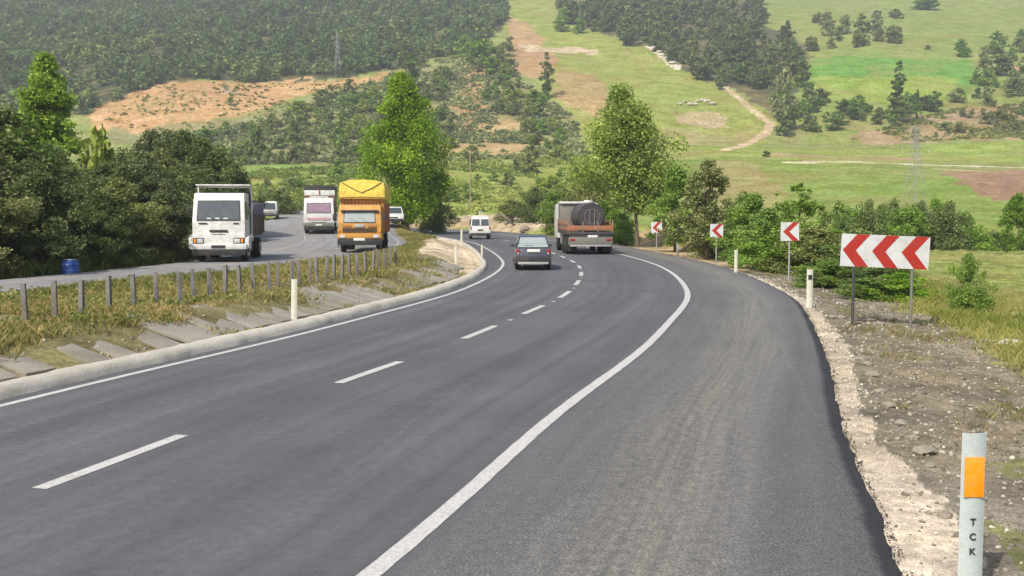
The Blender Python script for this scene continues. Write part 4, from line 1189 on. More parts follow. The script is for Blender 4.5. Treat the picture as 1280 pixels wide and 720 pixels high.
def lamp(o, name, x, y, z, w, h, mat, d=.05):
    return BM().box((x, y, z), (w, d, h), mat, min(w, h) * .18).done(name, o)

def truck_chassis(o, length, y0, axles, w=2.3, r=.5, rim='white_paint'):
    b = BM()
    for s in (-.42, .42): b.box((s, y0 - length / 2, .72), (.10, length - .3, .24), 'dark_metal', .01)
    for y in axles: b.cyl((0, y, r), .08, w - .5, 'dark_metal', 'X', 10)
    b.box((.85, y0 - 2.9, .66), (.42, .9, .48), 'dark_metal', .05).box((-.85, y0 - 2.8, .66), (.42, .7, .48), 'galv', .05)
    b.done('chassis', o)
    for i, y in enumerate(axles):
        for s in (-1, 1):
            wheel(o, s * (w / 2 - .16), y, r, .28 if i == 0 else .46, rim)

def front(px, Yf, y0, rot, z=0.0):
    """origin of an oncoming vehicle whose nose, y0 ahead of it, stands at distance Yf"""
    a = math.pi + math.radians(rot); x = at(px, Yf)
    return (x + math.sin(a) * y0, Yf - math.cos(a) * y0, z)

def white_truck():
    o = empty('tipper_truck', front(273.5, 47.4, 3.4, 6.5), math.pi + math.radians(6.5), 'white tipper truck coming along the left road with a dark load behind its cab', 'truck')
    y0 = 3.3; W = 2.36
    truck_chassis(o, 6.6, y0, [y0 - 1.15, y0 - 4.9])
    ws0, ws1 = cab_over(o, W, 3.16, 'white_paint', 'glass', y0, 1.85, .62, (1.88, 2.80), .24)
    BM().box((0, y0 + .03, 1.02), (W - .02, .10, .62), 'white_paint', .03).done('front_panel', o)
    g = BM().box((0, y0 + .07, 1.43), (.80, .03, .10), 'black', .008).box((0, y0 + .07, 1.27), (.6, .03, .035), 'black', .005)
    g.done('grille', o)
    b = BM().box((0, y0 + .12, .72), (2.5, .22, .26), 'white_paint', .05).box((0, y0 + .12, .46), (2.4, .16, .28), 'black', .03)
    bp = b.done('bumper', o)
    BM().box((0, y0 + .245, .72), (.62, .02, .13), 'black', .004).done('number_plate', bp)
    for s in (-1, 1):
        BM().box((s * .90, y0 + .075, .98), (.50, .05, .27), 'black', .02).done('lamp_surround', o)
        lamp(o, 'headlight', s * .82, y0 + .10, .98, .28, .19, 'clear_lens', .06)
        lamp(o, 'indicator', s * 1.05, y0 + .10, .98, .10, .18, 'amber_lens', .06)
        BM().prism([(y0 + .05, .62), (y0 + .05, 1.1), (y0 - .35, 1.25), (y0 - 1.5, 1.22), (y0 - 1.8, .95), (y0 - 1.75, .9), (y0 - 1.5, 1.08), (y0 - .8, 1.1), (y0 - .6, .62)],
                   s * 1.17, s * 1.34, 'white_paint', .02).done('mudguard', o)
    # small dark badges on the panel below the windscreen
    e = BM()
    for xx, ww in ((-.78, .26), (.70, .40)): e.box((xx, y0 + .045, ws0 - .10), (ww, .015, .05), 'ink', .003)
    e.done('badge', o)
    pp = BM()
    for xx in (-.32, .05, .42): pp.box((xx, y0 + .005, ws0 + .12), (.2, .03, .06), 'plate_white', .01)
    pp.done('dashboard_papers', o)
    h = BM().box((0, y0 - 2.0, 3.50), (2.5, .10, .16), 'white_paint', .02)
    h.box((0, y0 - 1.72, 3.55), (2.5, .55, .06), 'white_paint', .015)
    for s in (-1, 1): h.box((s * 1.22, y0 - 2.0, 2.3), (.07, .10, 2.3), 'white_paint', .01)
    h.box((0, y0 - 2.04, 2.2), (2.36, .03, 2.1), 'dark_metal', .005)
    h.done('headboard', o)
    c = BM().box((0, y0 - 4.45, 1.72), (2.44, 4.5, 1.0), 'brown_wood', .02)
    for k in range(7):
        for s in (-1, 1): c.box((s * 1.235, y0 - 2.4 - k * .68, 1.72), (.05, .09, 1.0), 'dark_metal', .005)
    c.box((0, y0 - 4.45, 1.18), (2.3, 4.4, .16), 'dark_metal', .01)
    c.done('cargo_body', o)
    rs = random.Random(3)
    l = BM()
    for k in range(14): l.box((rs.uniform(-.8, .8), y0 - 2.7 - rs.uniform(0, 3.4), 2.3 + rs.uniform(0, .35)), (rs.uniform(.5, .9), rs.uniform(.6, 1.1), rs.uniform(.4, .8)), 'cargo' if k % 3 else 'dark_metal', .08, rot=(rs.uniform(0, 1), 'Z'))
    l.done('load', o)

def yellow_truck():
    o = empty('tarpaulin_truck', front(449.5, 57.6, 3.7, 3.5), math.pi + math.radians(3.5), 'orange truck with a high yellow tarpaulin cover coming along the left road', 'truck')
    y0 = 3.6; W = 2.42
    truck_chassis(o, 7.4, y0, [y0 - 1.2, y0 - 5.3], rim='orange_yellow')
    ws0, ws1 = cab_over(o, W, 2.66, 'orange_yellow', 'glass_blue', y0, 1.9, .65, (1.66, 2.30), .36)
    BM().box((0, y0 - .28, ws1 + .06), (2.1, .5, .05), 'dark_metal', .01, rot=(-.15, 'X')).done('sun_visor', o)
    g = BM()
    for k in range(3): g.box((0, y0 + .045, 1.17 + k * .09), (1.9, .03, .045), 'black', .006)
    for s in (-.7, .7): g.box((s, y0 + .05, 1.50), (.5, .02, .12), 'orange_paint', .01)
    g.box((0, y0 + .05, 1.50), (.55, .025, .16), 'galv', .01)
    g.done('grille', o)
    b = BM().box((0, y0 + .12, .92), (2.44, .22, .22), 'orange_yellow', .04).box((0, y0 + .14, .62), (2.4, .18, .36), 'black', .04)
    bp = b.done('bumper', o)
    BM().box((0, y0 + .24, .76), (.62, .02, .14), 'plate_white', .004).done('number_plate', bp)
    for s in (-1, 1):
        lamp(o, 'headlight', s * .92, y0 + .24, .92, .30, .17, 'clear_lens')
        lamp(o, 'indicator', s * 1.14, y0 + .07, 1.25, .10, .14, 'amber_lens', .06)
        m = BM().cyl((s * 1.16, y0 + .1, .35), .06, .03, 'dark_metal', 'Y').done('tow_hook', o)
    c = BM().box((0, y0 - 4.65, 2.0), (2.46, 5.3, 1.8), 'orange_paint', .02)
    for k in range(8):
        for s in (-1, 1): c.box((s * 1.245, y0 - 2.15 - k * .7, 1.9), (.05, .09, 1.7), 'red_paint' if k % 2 else 'orange_yellow', .005)
    c.box((0, y0 - 1.97, 2.95), (2.44, .06, .28), 'orange_paint', .01)
    c.box((0, y0 - 4.65, 1.05), (2.3, 5.1, .14), 'dark_metal', .01)
    for k in range(11): c.box((-1.0 + k * .2, y0 - 1.96, 2.84), (.03, .05, .36), 'dark_metal', .003)
    c.done('cargo_body', o)
    # tarpaulin: arched roof, drooping edges, folded front flap
    prof = [(-1.30, 2.98), (-1.31, 3.55), (-1.24, 3.92), (-.8, 4.06), (0, 4.11), (.8, 4.06), (1.24, 3.92), (1.31, 3.55), (1.30, 2.98), (0, 3.03)]
    t = BM(); t.prism(prof, y0 - 7.4, y0 - 1.78, 'yellow_tarp', .04, axis='Y')
    tp = t.done('tarpaulin', o)
    s = BM()
    for sg in (-1, 1):
        s.tube([(sg * 1.12, y0 - 1.755, 3.95), (sg * .55, y0 - 1.75, 3.62), (0, y0 - 1.75, 3.36)], .022, 'brown_wood', 6)
    s.tube([(-1.29, y0 - 1.755, 3.08), (0, y0 - 1.75, 3.12), (1.29, y0 - 1.755, 3.08)], .02, 'brown_wood', 6)
    s.done('rope', tp)

def pink_truck():
    z = left_z(83)
    o = empty('box_truck', front(399, 82, 3.3, 8, float(z)), math.pi + math.radians(8), 'white and pinkish truck with a dark covered top behind the orange truck', 'truck')
    y0 = 3.2; W = 2.36
    truck_chassis(o, 6.6, y0, [y0 - 1.15, y0 - 4.7])
    ws0, ws1 = cab_over(o, W, 2.95, 'white_paint', 'glass_pink', y0, 1.9, .65, (1.75, 2.55), .26)
    g = BM().box((0, y0 + .05, 1.32), (1.8, .03, .20), 'pink_paint', .01).box((0, y0 + .07, 1.02), (1.2, .03, .10), 'dark_metal', .01)
    g.done('grille', o)
    b = BM().box((0, y0 + .12, .86), (2.4, .2, .30), 'grey_metal', .05).box((0, y0 + .12, .56), (2.3, .14, .28), 'black', .04)
    bp = b.done('bumper', o); BM().box((0, y0 + .235, .84), (.5, .02, .12), 'plate_white', .004).done('number_plate', bp)
    for s in (-1, 1): lamp(o, 'headlight', s * .85, y0 + .08, 1.05, .30, .18, 'clear_lens', .06)
    BM().box((0, y0 - .9, 3.02), (1.5, .9, .14), 'white_paint', .05).done('roof_rack', o)
    c = BM().box((0, y0 - 4.3, 2.2), (2.44, 4.6, 2.2), 'brown_wood', .03).box((0, y0 - 1.96, 3.38), (2.44, .08, .42), 'white_paint', .02).box((0, y0 - 1.90, 3.4), (.12, .03, .36), 'red_paint', .005)
    c.done('cargo_body', o)
    BM().prism([(-1.25, 3.3), (-1.25, 3.85), (-1.0, 4.0), (1.0, 4.0), (1.25, 3.85), (1.25, 3.3)], y0 - 6.6, y0 - 2.0, 'black', .04, axis='Y').done('tarpaulin', o)

def tanker():
    Y = 55.5; x = at(738, Y)
    o = empty('tanker_truck', (x, Y, 0), math.radians(3.5), 'truck seen from behind carrying a dark round tank above a faded orange rail', 'truck')
    W = 2.4
    # rear at y=0, front ahead
    truck_chassis(o, 7.4, 7.6, [6.3, 2.4, 1.1], rim='dark_metal')
    c = BM().prism([(5.5, .75), (7.35, .75), (7.4, 1.7), (7.2, 2.7), (5.5, 2.78)], -1.18, 1.18, 'white_paint', .05)
    c.box((0, 5.49, 2.0), (1.5, .03, .5), 'glass', .01)
    c.done('cab', o)
    wb = BM().box((-.62, 4.75, 1.95), (1.1, 1.2, 1.75), 'grey_metal', .04).box((-.62, 4.7, 2.80), (1.15, 1.4, .12), 'white_paint', .03)
    wb.done('equipment_box', o)
    t = BM().cyl((.16, 2.6, 2.02), .74, 3.9, 'tank', 'Y', 40, bevel=.10)
    tk = t.done('tank', o)
    h = BM()
    for y, r in ((.67, .62), (.63, .40)):
        pts = [(.16 + math.cos(a) * r, y, 2.02 + math.sin(a) * r) for a in np.linspace(0, 2 * math.pi, 30)]
        h.tube(pts, .018, 'grey_metal', 6)
    h.tube([(.05, .64, 1.5), (.05, .64, 2.4)], .025, 'grey_metal'); h.tube([(.3, .64, 1.5), (.3, .64, 2.4)], .025, 'grey_metal')
    h.done('hoop', tk)
    lid = BM().cyl((.20, 2.4, 2.84), .28, .16, 'white_paint', bevel=.03).box((.1, 3.4, 2.80), (.5, .6, .12), 'white_paint', .04).done('hatch', tk)
    # open stake sides
    s = BM()
    for sg in (-1, 1):
        for k in range(7): s.box((sg * 1.2, .1 + k * .85, 1.55), (.05, .08, .62), 'brown_wood', .005)
        for z in (1.35, 1.62): s.box((sg * 1.22, 2.6, z), (.03, 5.2, .10), 'rust_orange', .005)
    s.done('side_rails', o)
    d = BM().box((0, 2.6, 1.14), (2.42, 5.3, .13), 'dark_metal', .01); d.done('deck', o)
    r = BM().box((0, -.02, 1.42), (2.44, .06, .26), 'rust_orange', .01)
    for xx in (-.55, .35): r.box((xx, -.055, 1.42), (.35, .012, .20), 'brown_wood', .003)
    for xx in (-1.19, -.4, .4, 1.19): r.box((xx, -.01, 1.46), (.06, .07, .58), 'brown_wood', .005)
    r.done('tail_rail', o)
    b = BM().box((0, -.05, .72), (2.36, .12, .42), 'grey_metal', .03).box((0, .1, .98), (2.3, .2, .2), 'dark_metal', .02)
    for xx in (-.95, .95): b.box((xx, .25, .42), (.5, .03, .5), 'rubber', .005)
    b.box((0, -.1, .48), (2.2, .05, .08), 'galv', .01)
    bp = b.done('rear_bumper', o)
    BM().box((.1, -.12, .98), (.52, .02, .12), 'plate_white', .003).done('number_plate', bp)
    for sg in (-1, 1): lamp(o, 'tail_light', sg * .98, -.125, .80, .28, .11, 'red_lens', .03)
    BM().cyl((.3, -.02, .95), .22, .12, 'dark_metal', 'Y', bevel=.03).done('spare_drum', o)

def car_body(o, paint, L, W, H, prof_low, prof_top, tumble=.78, waist=.85):
    b = BM().prism(prof_low, -W / 2, W / 2, paint, .055)
    zt = max(p[1] for p in prof_top)
    b.prism(prof_top, -W / 2 + .03, W / 2 - .03, paint, .05, inset=lambda z: 1 - (1 - tumble) * max(z - waist, 0) / (zt - waist))
    return b.done('body', o)

def dark_car():
    Y = 41.1; x = at(666.5, Y)
    o = empty('hatchback_car', (x, Y, 0), math.radians(1), 'dark blue grey hatchback car driving away in the left lane', 'car'); o.scale = (.95, 1, .98)
    L, W, H = 3.9, 1.50, 1.40
    low = [(.02, .24), (3.85, .24), (3.9, .55), (3.75, .72), (2.9, .86), (.55, .90), (.03, .86), (-.03, .55)]
    top = [(.10, .82), (.30, 1.05), (.62, 1.34), (.9, 1.40), (1.9, 1.40), (2.3, 1.30), (3.0, .84)]
    car_body(o, 'navy', L, W, H, low, top, .76)
    # rear glass on the sloping tail
    def y(z): return .10 + (z - .82) * (.20 / .23) if z < 1.05 else .30 + (z - 1.05) * (.32 / .29)
    def ww(z): return (W / 2 - .03) * (1 - .24 * (z - .85) / .55) - .06
    q = [(-ww(.93), y(.93) - .015, .93), (-ww(1.31), y(1.31) - .03, 1.31), (ww(1.31), y(1.31) - .03, 1.31), (ww(.93), y(.93) - .015, .93)]
    BM().sheet([q[0], q[3], (ww(1.05), y(1.05) - .02, 1.05), (-ww(1.05), y(1.05) - .02, 1.05)], 'glass_blue', .012)\
        .sheet([(-ww(1.06), y(1.06) - .02, 1.06), (ww(1.06), y(1.06) - .02, 1.06), q[2], q[1]], 'glass_blue', .012).done('rear_window', o, smooth=False)
    for s in (-1, 1):
        X = lambda z: s * ((W / 2 - .03) * (1 - .24 * (z - .85) / .55) + .004)
        q = [(X(.92), .72, .92), (X(.92), 2.75, .92), (X(1.30), 2.15, 1.30), (X(1.30), .95, 1.30)]
        BM().sheet(q, 'glass', .008 * s).done('side_window', o, smooth=False)
        lt = BM().box((s * .64, -.02, .78), (.15, .06, .15), 'red_lens', .02).done('tail_light', o)
        BM().box((s * .62, -.055, .69), (.07, .012, .06), 'clear_lens', .004).done('reversing_lamp', lt)
        for yy in (.65, 3.15): wheel(o, s * (W / 2 - .10), yy, .29, .18, 'grey_metal')
        BM().box((s * (W / 2 + .08), 2.55, .93), (.18, .10, .12), 'navy', .03).done('mirror', o)
    b = BM().box((0, -.05, .40), (W + .01, .16, .30), 'black', .05).box((0, -.13, .30), (1.26, .02, .09), 'galv', .006)
    bp = b.done('bumper', o)
    BM().box((.02, -.045, .80), (.54, .02, .12), 'plate_white', .004).done('number_plate', o)
    BM().tube([(-.45, .12, .22), (-.45, -.12, .22)], .025, 'galv').done('exhaust', o)
    BM().tube([(0, .12, .99), (-.35, .05, 1.01)], .009, 'black').done('wiper', o)

def small_van():
    Y = 84; x = at(600.5, Y)
    o = empty('small_van', (x, Y, 0), math.radians(4), 'small white van with dark rear windows driving away in the far bend', 'van')
    W = 1.66
    low = [(0, .32), (3.8, .32), (3.9, .8), (3.1, 1.05), (.02, 1.05), (-.03, .7)]
    top = [(.02, 1.0), (.12, 1.72), (.3, 1.84), (2.3, 1.84), (3.1, 1.04)]
    car_body(o, 'white_paint', 3.9, W, 1.84, low, top, .84, 1.0)
    for s in (-1, 1):
        BM().sheet([(s * .06, .035, 1.12), (s * .70, .035, 1.12), (s * .64, .115, 1.62), (s * .06, .115, 1.62)], 'glass', .03 * s).done('rear_window', o, smooth=False)
        for yy in (.7, 3.1): wheel(o, s * (W / 2 - .10), yy, .30, .18, 'grey_metal')
        lamp(o, 'tail_light', s * .76, -.02, .92, .10, .26, 'red_lens')
        q = [(s * .80, .5, 1.12), (s * .80, 2.7, 1.12), (s * .725, 2.35, 1.62), (s * .725, .5, 1.62)]
        BM().sheet(q, 'glass', .02 * s).done('side_window', o, smooth=False)
    BM().box((0, -.04, .76), (.44, .02, .11), 'black', .003).done('number_plate', o)
    BM().box((0, -.03, .42), (1.64, .14, .2), 'black', .05).done('bumper', o)
    b = BM().box((0, 1.0, 1.90), (1.1, .08, .05), 'white_paint', .01).tube([(.05, 1.0, 1.92), (-.05, 1.0, 2.2), (.12, 1.0, 2.3), (.2, 1.0, 2.1)], .04, 'white_paint')
    b.done('roof_rack', o)

def white_car():
    Y = 93.5; x = at(494, Y); z = float(left_z(95))
    o = empty('estate_car', (x, Y, z), math.pi + math.radians(5), 'white estate car coming round the far end of the left road beside the tall tree', 'car')
    W = 1.66
    low = [(0, .30), (4.0, .30), (4.05, .6), (3.9, .78), (3.0, .95), (.02, .95), (-.03, .6)]
    top = [(.05, .9), (.25, 1.45), (.5, 1.55), (2.2, 1.55), (3.0, .92)]
    car_body(o, 'white_paint', 4.0, W, 1.55, low, top, .8, .9)
    BM().sheet([(-.66, 2.96, .99), (.66, 2.96, .99), (.58, 2.36, 1.44), (-.58, 2.36, 1.44)], 'glass', -.03).done('windscreen', o, smooth=False)
    for s in (-1, 1):
        lamp(o, 'headlight', s * .62, 4.02, .66, .24, .14, 'clear_lens')
        for yy in (.75, 3.2): wheel(o, s * (W / 2 - .10), yy, .30, .18, 'grey_metal')
        BM().sheet([(s * .79, .5, .98), (s * .79, 2.7, .98), (s * .69, 2.2, 1.42), (s * .69, .5, 1.42)], 'glass', .02 * s).done('side_window', o, smooth=False)
    BM().box((0, 4.04, .42), (1.64, .14, .2), 'black', .05).done('bumper', o)
    BM().box((0, 4.06, .64), (.7, .03, .10), 'dark_metal', .01).done('grille', o)

def minibus():
    Y = 104; x = at(340, Y); z = float(height(np.array([x]), np.array([float(Y)]))[0])
    o = empty('minibus', (x, Y, z), math.pi + math.radians(10), 'white topped minibus half hidden behind the white tipper truck', 'van')
    W = 1.9
    low = [(0, .32), (4.7, .32), (4.75, .8), (4.6, 1.05), (.02, 1.05), (-.03, .7)]
    top = [(.02, 1.0), (.08, 2.1), (.2, 2.2), (3.5, 2.2), (4.5, 1.04)]
    o.scale = (.78, .8, .78)
    b = BM().prism(low, -W / 2, W / 2, 'grey_metal', .05).prism(top, -W / 2 + .02, W / 2 - .02, 'white_paint', .05, inset=lambda z: 1 - .1 * max(z - 1, 0))
    b.done('body', o)
    BM().sheet([(-.75, 4.43, 1.15), (.75, 4.43, 1.15), (.68, 3.75, 1.95), (-.68, 3.75, 1.95)], 'glass', -.03).done('windscreen', o, smooth=False)
    for s in (-1, 1):
        lamp(o, 'headlight', s * .7, 4.72, .8, .26, .16, 'clear_lens')
        for yy in (.9, 3.8): wheel(o, s * (W / 2 - .10), yy, .33, .2, 'grey_metal')
    BM().box((0, 4.74, .45), (1.9, .14, .2), 'black', .05).done('bumper', o)

# ================================================================== ROADSIDE FURNITURE
def chevron_panel(o, w, h, n, z0, tilt=0.0, y=0.0):
    """white panel with red chevrons pointing left, facing -y"""
    R = Matrix.Rotation(-tilt, 3, 'Y')
    def T(px, pz, yy): v = R @ Vector((px, 0, pz)); return (v.x, y + yy, v.z + z0)
    b = BM().sheet([T(-w / 2, -h / 2, 0), T(w / 2, -h / 2, 0), T(w / 2, h / 2, 0), T(-w / 2, h / 2, 0)], 'sign_white', -.02)
    p = b.done('panel', o, smooth=False)
    c = BM()
    if n == 3:
        pitch = w / 3.0; a = h * .5; t = h * .40; x0 = -w / 2 + .035
        for k in range(3):
            q0 = x0 + k * pitch
            top = [(q0 + a * .82, h / 2), (q0 + a * .82 + t, h / 2), (q0 + t, 0), (q0, 0)]
            bot = [(q0, 0), (q0 + t, 0), (q0 + a * .82 + t, -h / 2), (q0 + a * .82, -h / 2)]
            for poly in (top, bot):
                poly = [(min(px, w / 2 - .002), pz * .995) for px, pz in poly]
                c.sheet([T(px, pz, -.004) for px, pz in poly[::-1]], 'sign_red', -.002)
    else:
        t = w * .34; q0 = -w / 2 + w * .13
        for sg in (1, -1):
            poly = [(q0, 0), (q0 + t, 0), (w * .49, sg * h * .495), (w * .49 - t, sg * h * .495)]
            if sg > 0: poly = poly[::-1]
            c.sheet([T(px, pz, -.004) for px, pz in (poly[::-1] if sg > 0 else poly[::-1])], 'sign_red', -.002 * 1)
    c.done('chevron', p, smooth=False)
    f = BM()
    for sgn in (-1, 1): f.tube([T(-w / 2 * .96, sgn * h * .3, .035), T(w / 2 * .96, sgn * h * .3, .035)], .018, 'galv')
    f.done('bracket', p)
    return p

def build_signs():
    def gz(x, y): return float(height(np.array([x]), np.array([float(y)]))[0])
    Y = 22.7; xc = at(1106.5, Y); z = gz(xc, Y)
    o = empty('chevron_board', (xc, Y, z), math.radians(-3), 'large white board with three red chevrons pointing left on two grey posts', 'road sign')
    w, h = 1.90, .71; top = EYE + (262 - 294) / FPX * Y; zc = top - h / 2 - z
    for px in (1069, 1141):
        x = at(px, Y) - xc
        BM().cyl((x, .045, (zc + .1) / 2 - .15), .032, zc + .5, 'grey_metal' if px > 1100 else 'dark_metal', seg=12).done('post', o)
    p = chevron_panel(o, w, h, 3, zc, math.radians(-2.4))
    b = BM()
    for px in (1069, 1141):
        x = at(px, Y) - xc
        for dz in (-.2, .2): b.cyl((x, -.008, zc + dz - x * .042), .011, .012, 'grey_metal', 'Y', 10)
    b.done('bolt', p)
    for (px, Y, s, tp, lb) in [(987, 36.7, .64, 278, 'nearest small white sign with a red chevron on a tall grey post'),
                               (895.5, 46.0, .57, 280, 'small red chevron sign on a low post in front of the dark brownish tree'),
                               (820.5, 57.0, .60, 277.5, 'small tilted red chevron sign between the leaning tree and the slender tree'),
                               ]:
        x = at(px, Y); z = gz(x, Y)
        o = empty('chevron_sign', (x, Y, z), math.radians(-4 if Y < 50 else (-12 if Y < 100 else 5)), lb, 'road sign')
        top = EYE + (262 - tp) / FPX * Y; zc = top - s / 2 - z
        BM().cyl((0, .05, (zc + .1) / 2 - .1), .03, zc + .35, 'galv', seg=12).done('post', o)
        chevron_panel(o, s, s * 1.02, 1, zc, math.radians(4 if Y == 57 else 0))

def marker_post(px, Y, h, w, label, band=True, z=None, lean=0.0, big=False, mat='post_white'):
    x = at(px, Y); zz = float(height(np.array([x]), np.array([float(Y)]))[0]) if z is None else z
    o = empty('marker_post', (x, Y, zz), 0, label, 'marker post'); o.rotation_euler = (0, lean, math.atan2(-x, Y) * 0)
    b = bmesh.new()
    # shallow curved channel section, as moulded marker posts are
    n = 10; sec = []
    for k in range(n + 1):
        u = k / n * 2 - 1; sec.append((u * w / 2, .022 * u * u))
    sec += [(w / 2 - .006, .022 + .012)] + [((k / n * 2 - 1) * w / 2 * .93, .010 + .022 * (k / n * 2 - 1) ** 2) for k in range(n - 1, 0, -1)] + [(-w / 2 + .006, .034)]
    z0, z1 = -.25, h
    A = [b.verts.new((q[0], q[1], z0)) for q in sec]; B = [b.verts.new((q[0], q[1], z1)) for q in sec]
    for i in range(len(sec)): b.faces.new((A[i], A[(i + 1) % len(sec)], B[(i + 1) % len(sec)], B[i]))
    b.faces.new(A[::-1]); b.faces.new(B)
    k = BM(); k._add(b, mat, 0); k.done('shaft', o)
    if big:
        BM().box((-.002, -.002, h - .285), (w * .80, .012, .262), 'reflector_orange', .003).done('reflector', o)
        for i, ch in enumerate('TCK'):
            cu = bpy.data.curves.new('lettering', 'FONT'); cu.body = ch; cu.size = .062; cu.extrude = .0015; cu.align_x = 'CENTER'; cu.offset = .0012
            cu.materials.append(M['ink'])
            tmp = bpy.data.objects.new('tmp', cu); me = bpy.data.meshes.new_from_object(tmp); bpy.data.objects.remove(tmp)
            t = link('lettering', me, o, (-.002, -.006, h - .60 - i * .098)); t.rotation_euler = (math.pi / 2, 0, 0)
    elif band:
        BM().box((0, -.004, h - .20), (w * .62, .014, .12), 'ink' if band == 1 else 'reflector_orange', .003).done('reflector', o)
    return o

def build_furniture():
    marker_post(1228, 6.62, 1.075, .160, 'large white marker post with an orange reflector and black letters, nearest the camera', big=True, z=None)
    marker_post(1013.5, 26.6, .98, .16, 'white marker post with a dark band, left of the big chevron board', mat='post_cream')
    marker_post(920.5, 39.8, .98, .13, 'thin white marker post at the asphalt edge left of the nearest small chevron sign', band=0, mat='post_cream')
    marker_post(847, 54.5, .85, .13, 'faded cream marker post below the slender green tree on the right verge', band=0, mat='post_cream')
    marker_post(366, 22.4, .90, .13, 'cream marker post standing alone beside the left kerb in front of the slabs', band=0, z=0, mat='post_cream', lean=.02)
    marker_post(570, 44.5, .75, .12, 'small white marker post on the sandy ground inside the left bend', band=0, mat='post_cream')
    marker_post(602.5, 53, .55, .10, 'short pale marker post at the tip of the kerb in the bend', band=0, z=.05, mat='post_cream')
    marker_post(577, 71, 1.05, .14, 'pale marker post behind the kerb just left of the small white van', band=0, z=0, mat='post_cream')
    # weathered stakes along the crest of the median
    tops = [(30, 354.5), (67.5, 350.5), (100.5, 350), (135.5, 344.5), (166.7, 342.5), (194.5, 340), (224.5, 339), (242, 336), (262, 335), (281, 331), (299, 331), (317, 329), (336, 326.3),
            (347, 325.3), (364, 324.3), (374, 323.8), (387, 322), (396, 320.2), (407, 319.2), (417, 318), (427, 317.5), (436, 316.8), (446, 316), (457, 314.4), (466, 313), (473, 312), (481, 310.5), (488, 308.5), (495, 307)]
    protos = []
    for i, (px, py) in enumerate(tops):
        zt = 1.10 + .02 * math.sin(i * 2.3)
        p = ground0(px, py, zt); x, y = float(p[0]), float(p[1])
        zg = float(height(np.array([x]), np.array([y]))[0])
        if i < 4:
            rr = random.Random(i); b = BM()
            b.box((0, 0, .40), (.095, .09, 1.1), 'post_concrete', .014, top=(.9, .95, .01 * rr.uniform(-1, 1), 0))
            o = b.done('fence_post', None, loc=(x, y, zg)); protos.append(o)
        else:
            o = protos[i % 4].copy(); COL.objects.link(o); o.location = (x, y, zg)
        o.scale = (1, 1, (zt - zg) / .95)
        o.rotation_euler = (random.uniform(-.04, .04), random.uniform(-.05, .05), random.uniform(-.3, .5))
        o['label'] = 'weathered square stake in the row along the strip between the two roads'; o['category'] = 'post'; o['group'] = 'stakes along the strip between the roads'
    o0 = bpy.data.objects['fence_post']
    # thin pale stakes at the thicket foot behind the white truck
    st = None
    for i, px in enumerate([206, 212, 218.5, 224, 230, 236]):
        Y = 50.5 + i * .9; x = at(px, Y); z = float(height(np.array([x]), np.array([Y]))[0])
        if st is None: st = BM().tube([(0, 0, -.1), (.02, 0, .8 + .1)], .035, 'galv').done('thin_stake', None, loc=(x, Y, z)); o = st
        else: o = st.copy(); COL.objects.link(o); o.location = (x, Y, z); o.rotation_euler = (0, random.uniform(-.08, .08), 0)
        o['label'] = 'thin pale stake at the foot of the thicket left of the white truck'; o['category'] = 'stake'; o['group'] = 'thin pale stakes beside the far verge'
    # blue barrel
    Y = 39.3; x = at(87, Y); z = float(height(np.array([x]), np.array([Y]))[0])
    o = empty('barrel', (x, Y, z - .02), .3, 'blue plastic barrel standing on the verge in front of the dark thicket', 'barrel')
    pr = [(.27, 0), (.31, .06), (.32, .2), (.335, .23), (.32, .26), (.325, .42), (.34, .45), (.325, .48), (.30, .60), (.25, .64)]
    b = BM()
    for (r1, z1), (r2, z2) in zip(pr[:-1], pr[1:]): b.cyl((0, 0, (z1 + z2) / 2), r1, z2 - z1, 'blue_plastic', r2=r2, seg=28)
    b.done('drum', o)
    BM().cyl((0, 0, .655), .235, .03, 'sign_white', seg=24, bevel=.008).done('lid', o)
    # sloping drainage slabs: long thin concrete strips laid up the median bank, each a thing
    k = 0; s = 8.0; pr = []
    rr = random.Random(5)
    Ss = []
    fY = 8.4
    while fY < 42:
        Ss.append(fY); fY += .56 + .002 * fY
    for i, Yk in enumerate(Ss):
        if Yk < 18 and i % 3 == 0: continue
        if rr.random() < .05: continue
        j = idx_at(Yk); fr = (Yk - EYS[j]) / max(EYS[j + 1] - EYS[j], 1e-6)
        p = ED[j] + (ED[j + 1] - ED[j]) * fr; nrm = NR[j]
        m0 = kerb_in(Yk) + .45 + rr.uniform(.15, .35) + (.3 * math.sin(Yk * .35) ** 2); Ln = rr.uniform(1.5, 1.9) if Yk < 40 else 1.1
        a = p - nrm * m0; b_ = p - nrm * (m0 + Ln); c = (a + b_) / 2
        za, zb, zc = [float(height(q[0:1], q[1:2])[0]) for q in (a, b_, c)]
        ang = math.atan2(zb - za, Ln); yaw = math.atan2(-nrm[1], -nrm[0])
        wdt = rr.uniform(.44, .54)
        sb = BM().box((0, 0, 0), (Ln, wdt, .07), 'slab', .012)
        o = sb.done('drain_slab', None, loc=(c[0], c[1], (za + zb) / 2 + .012 + rr.uniform(-.02, .02)))
        o.rotation_euler = (rr.uniform(-.05, .05), -ang, yaw + rr.uniform(-.1, .06) - .12)
        o['kind'] = 'thing'; o['label'] = 'grey concrete slab laid on the slope left of the kerb'; o['category'] = 'slab'; o['group'] = 'concrete slabs on the slope left of the kerb'

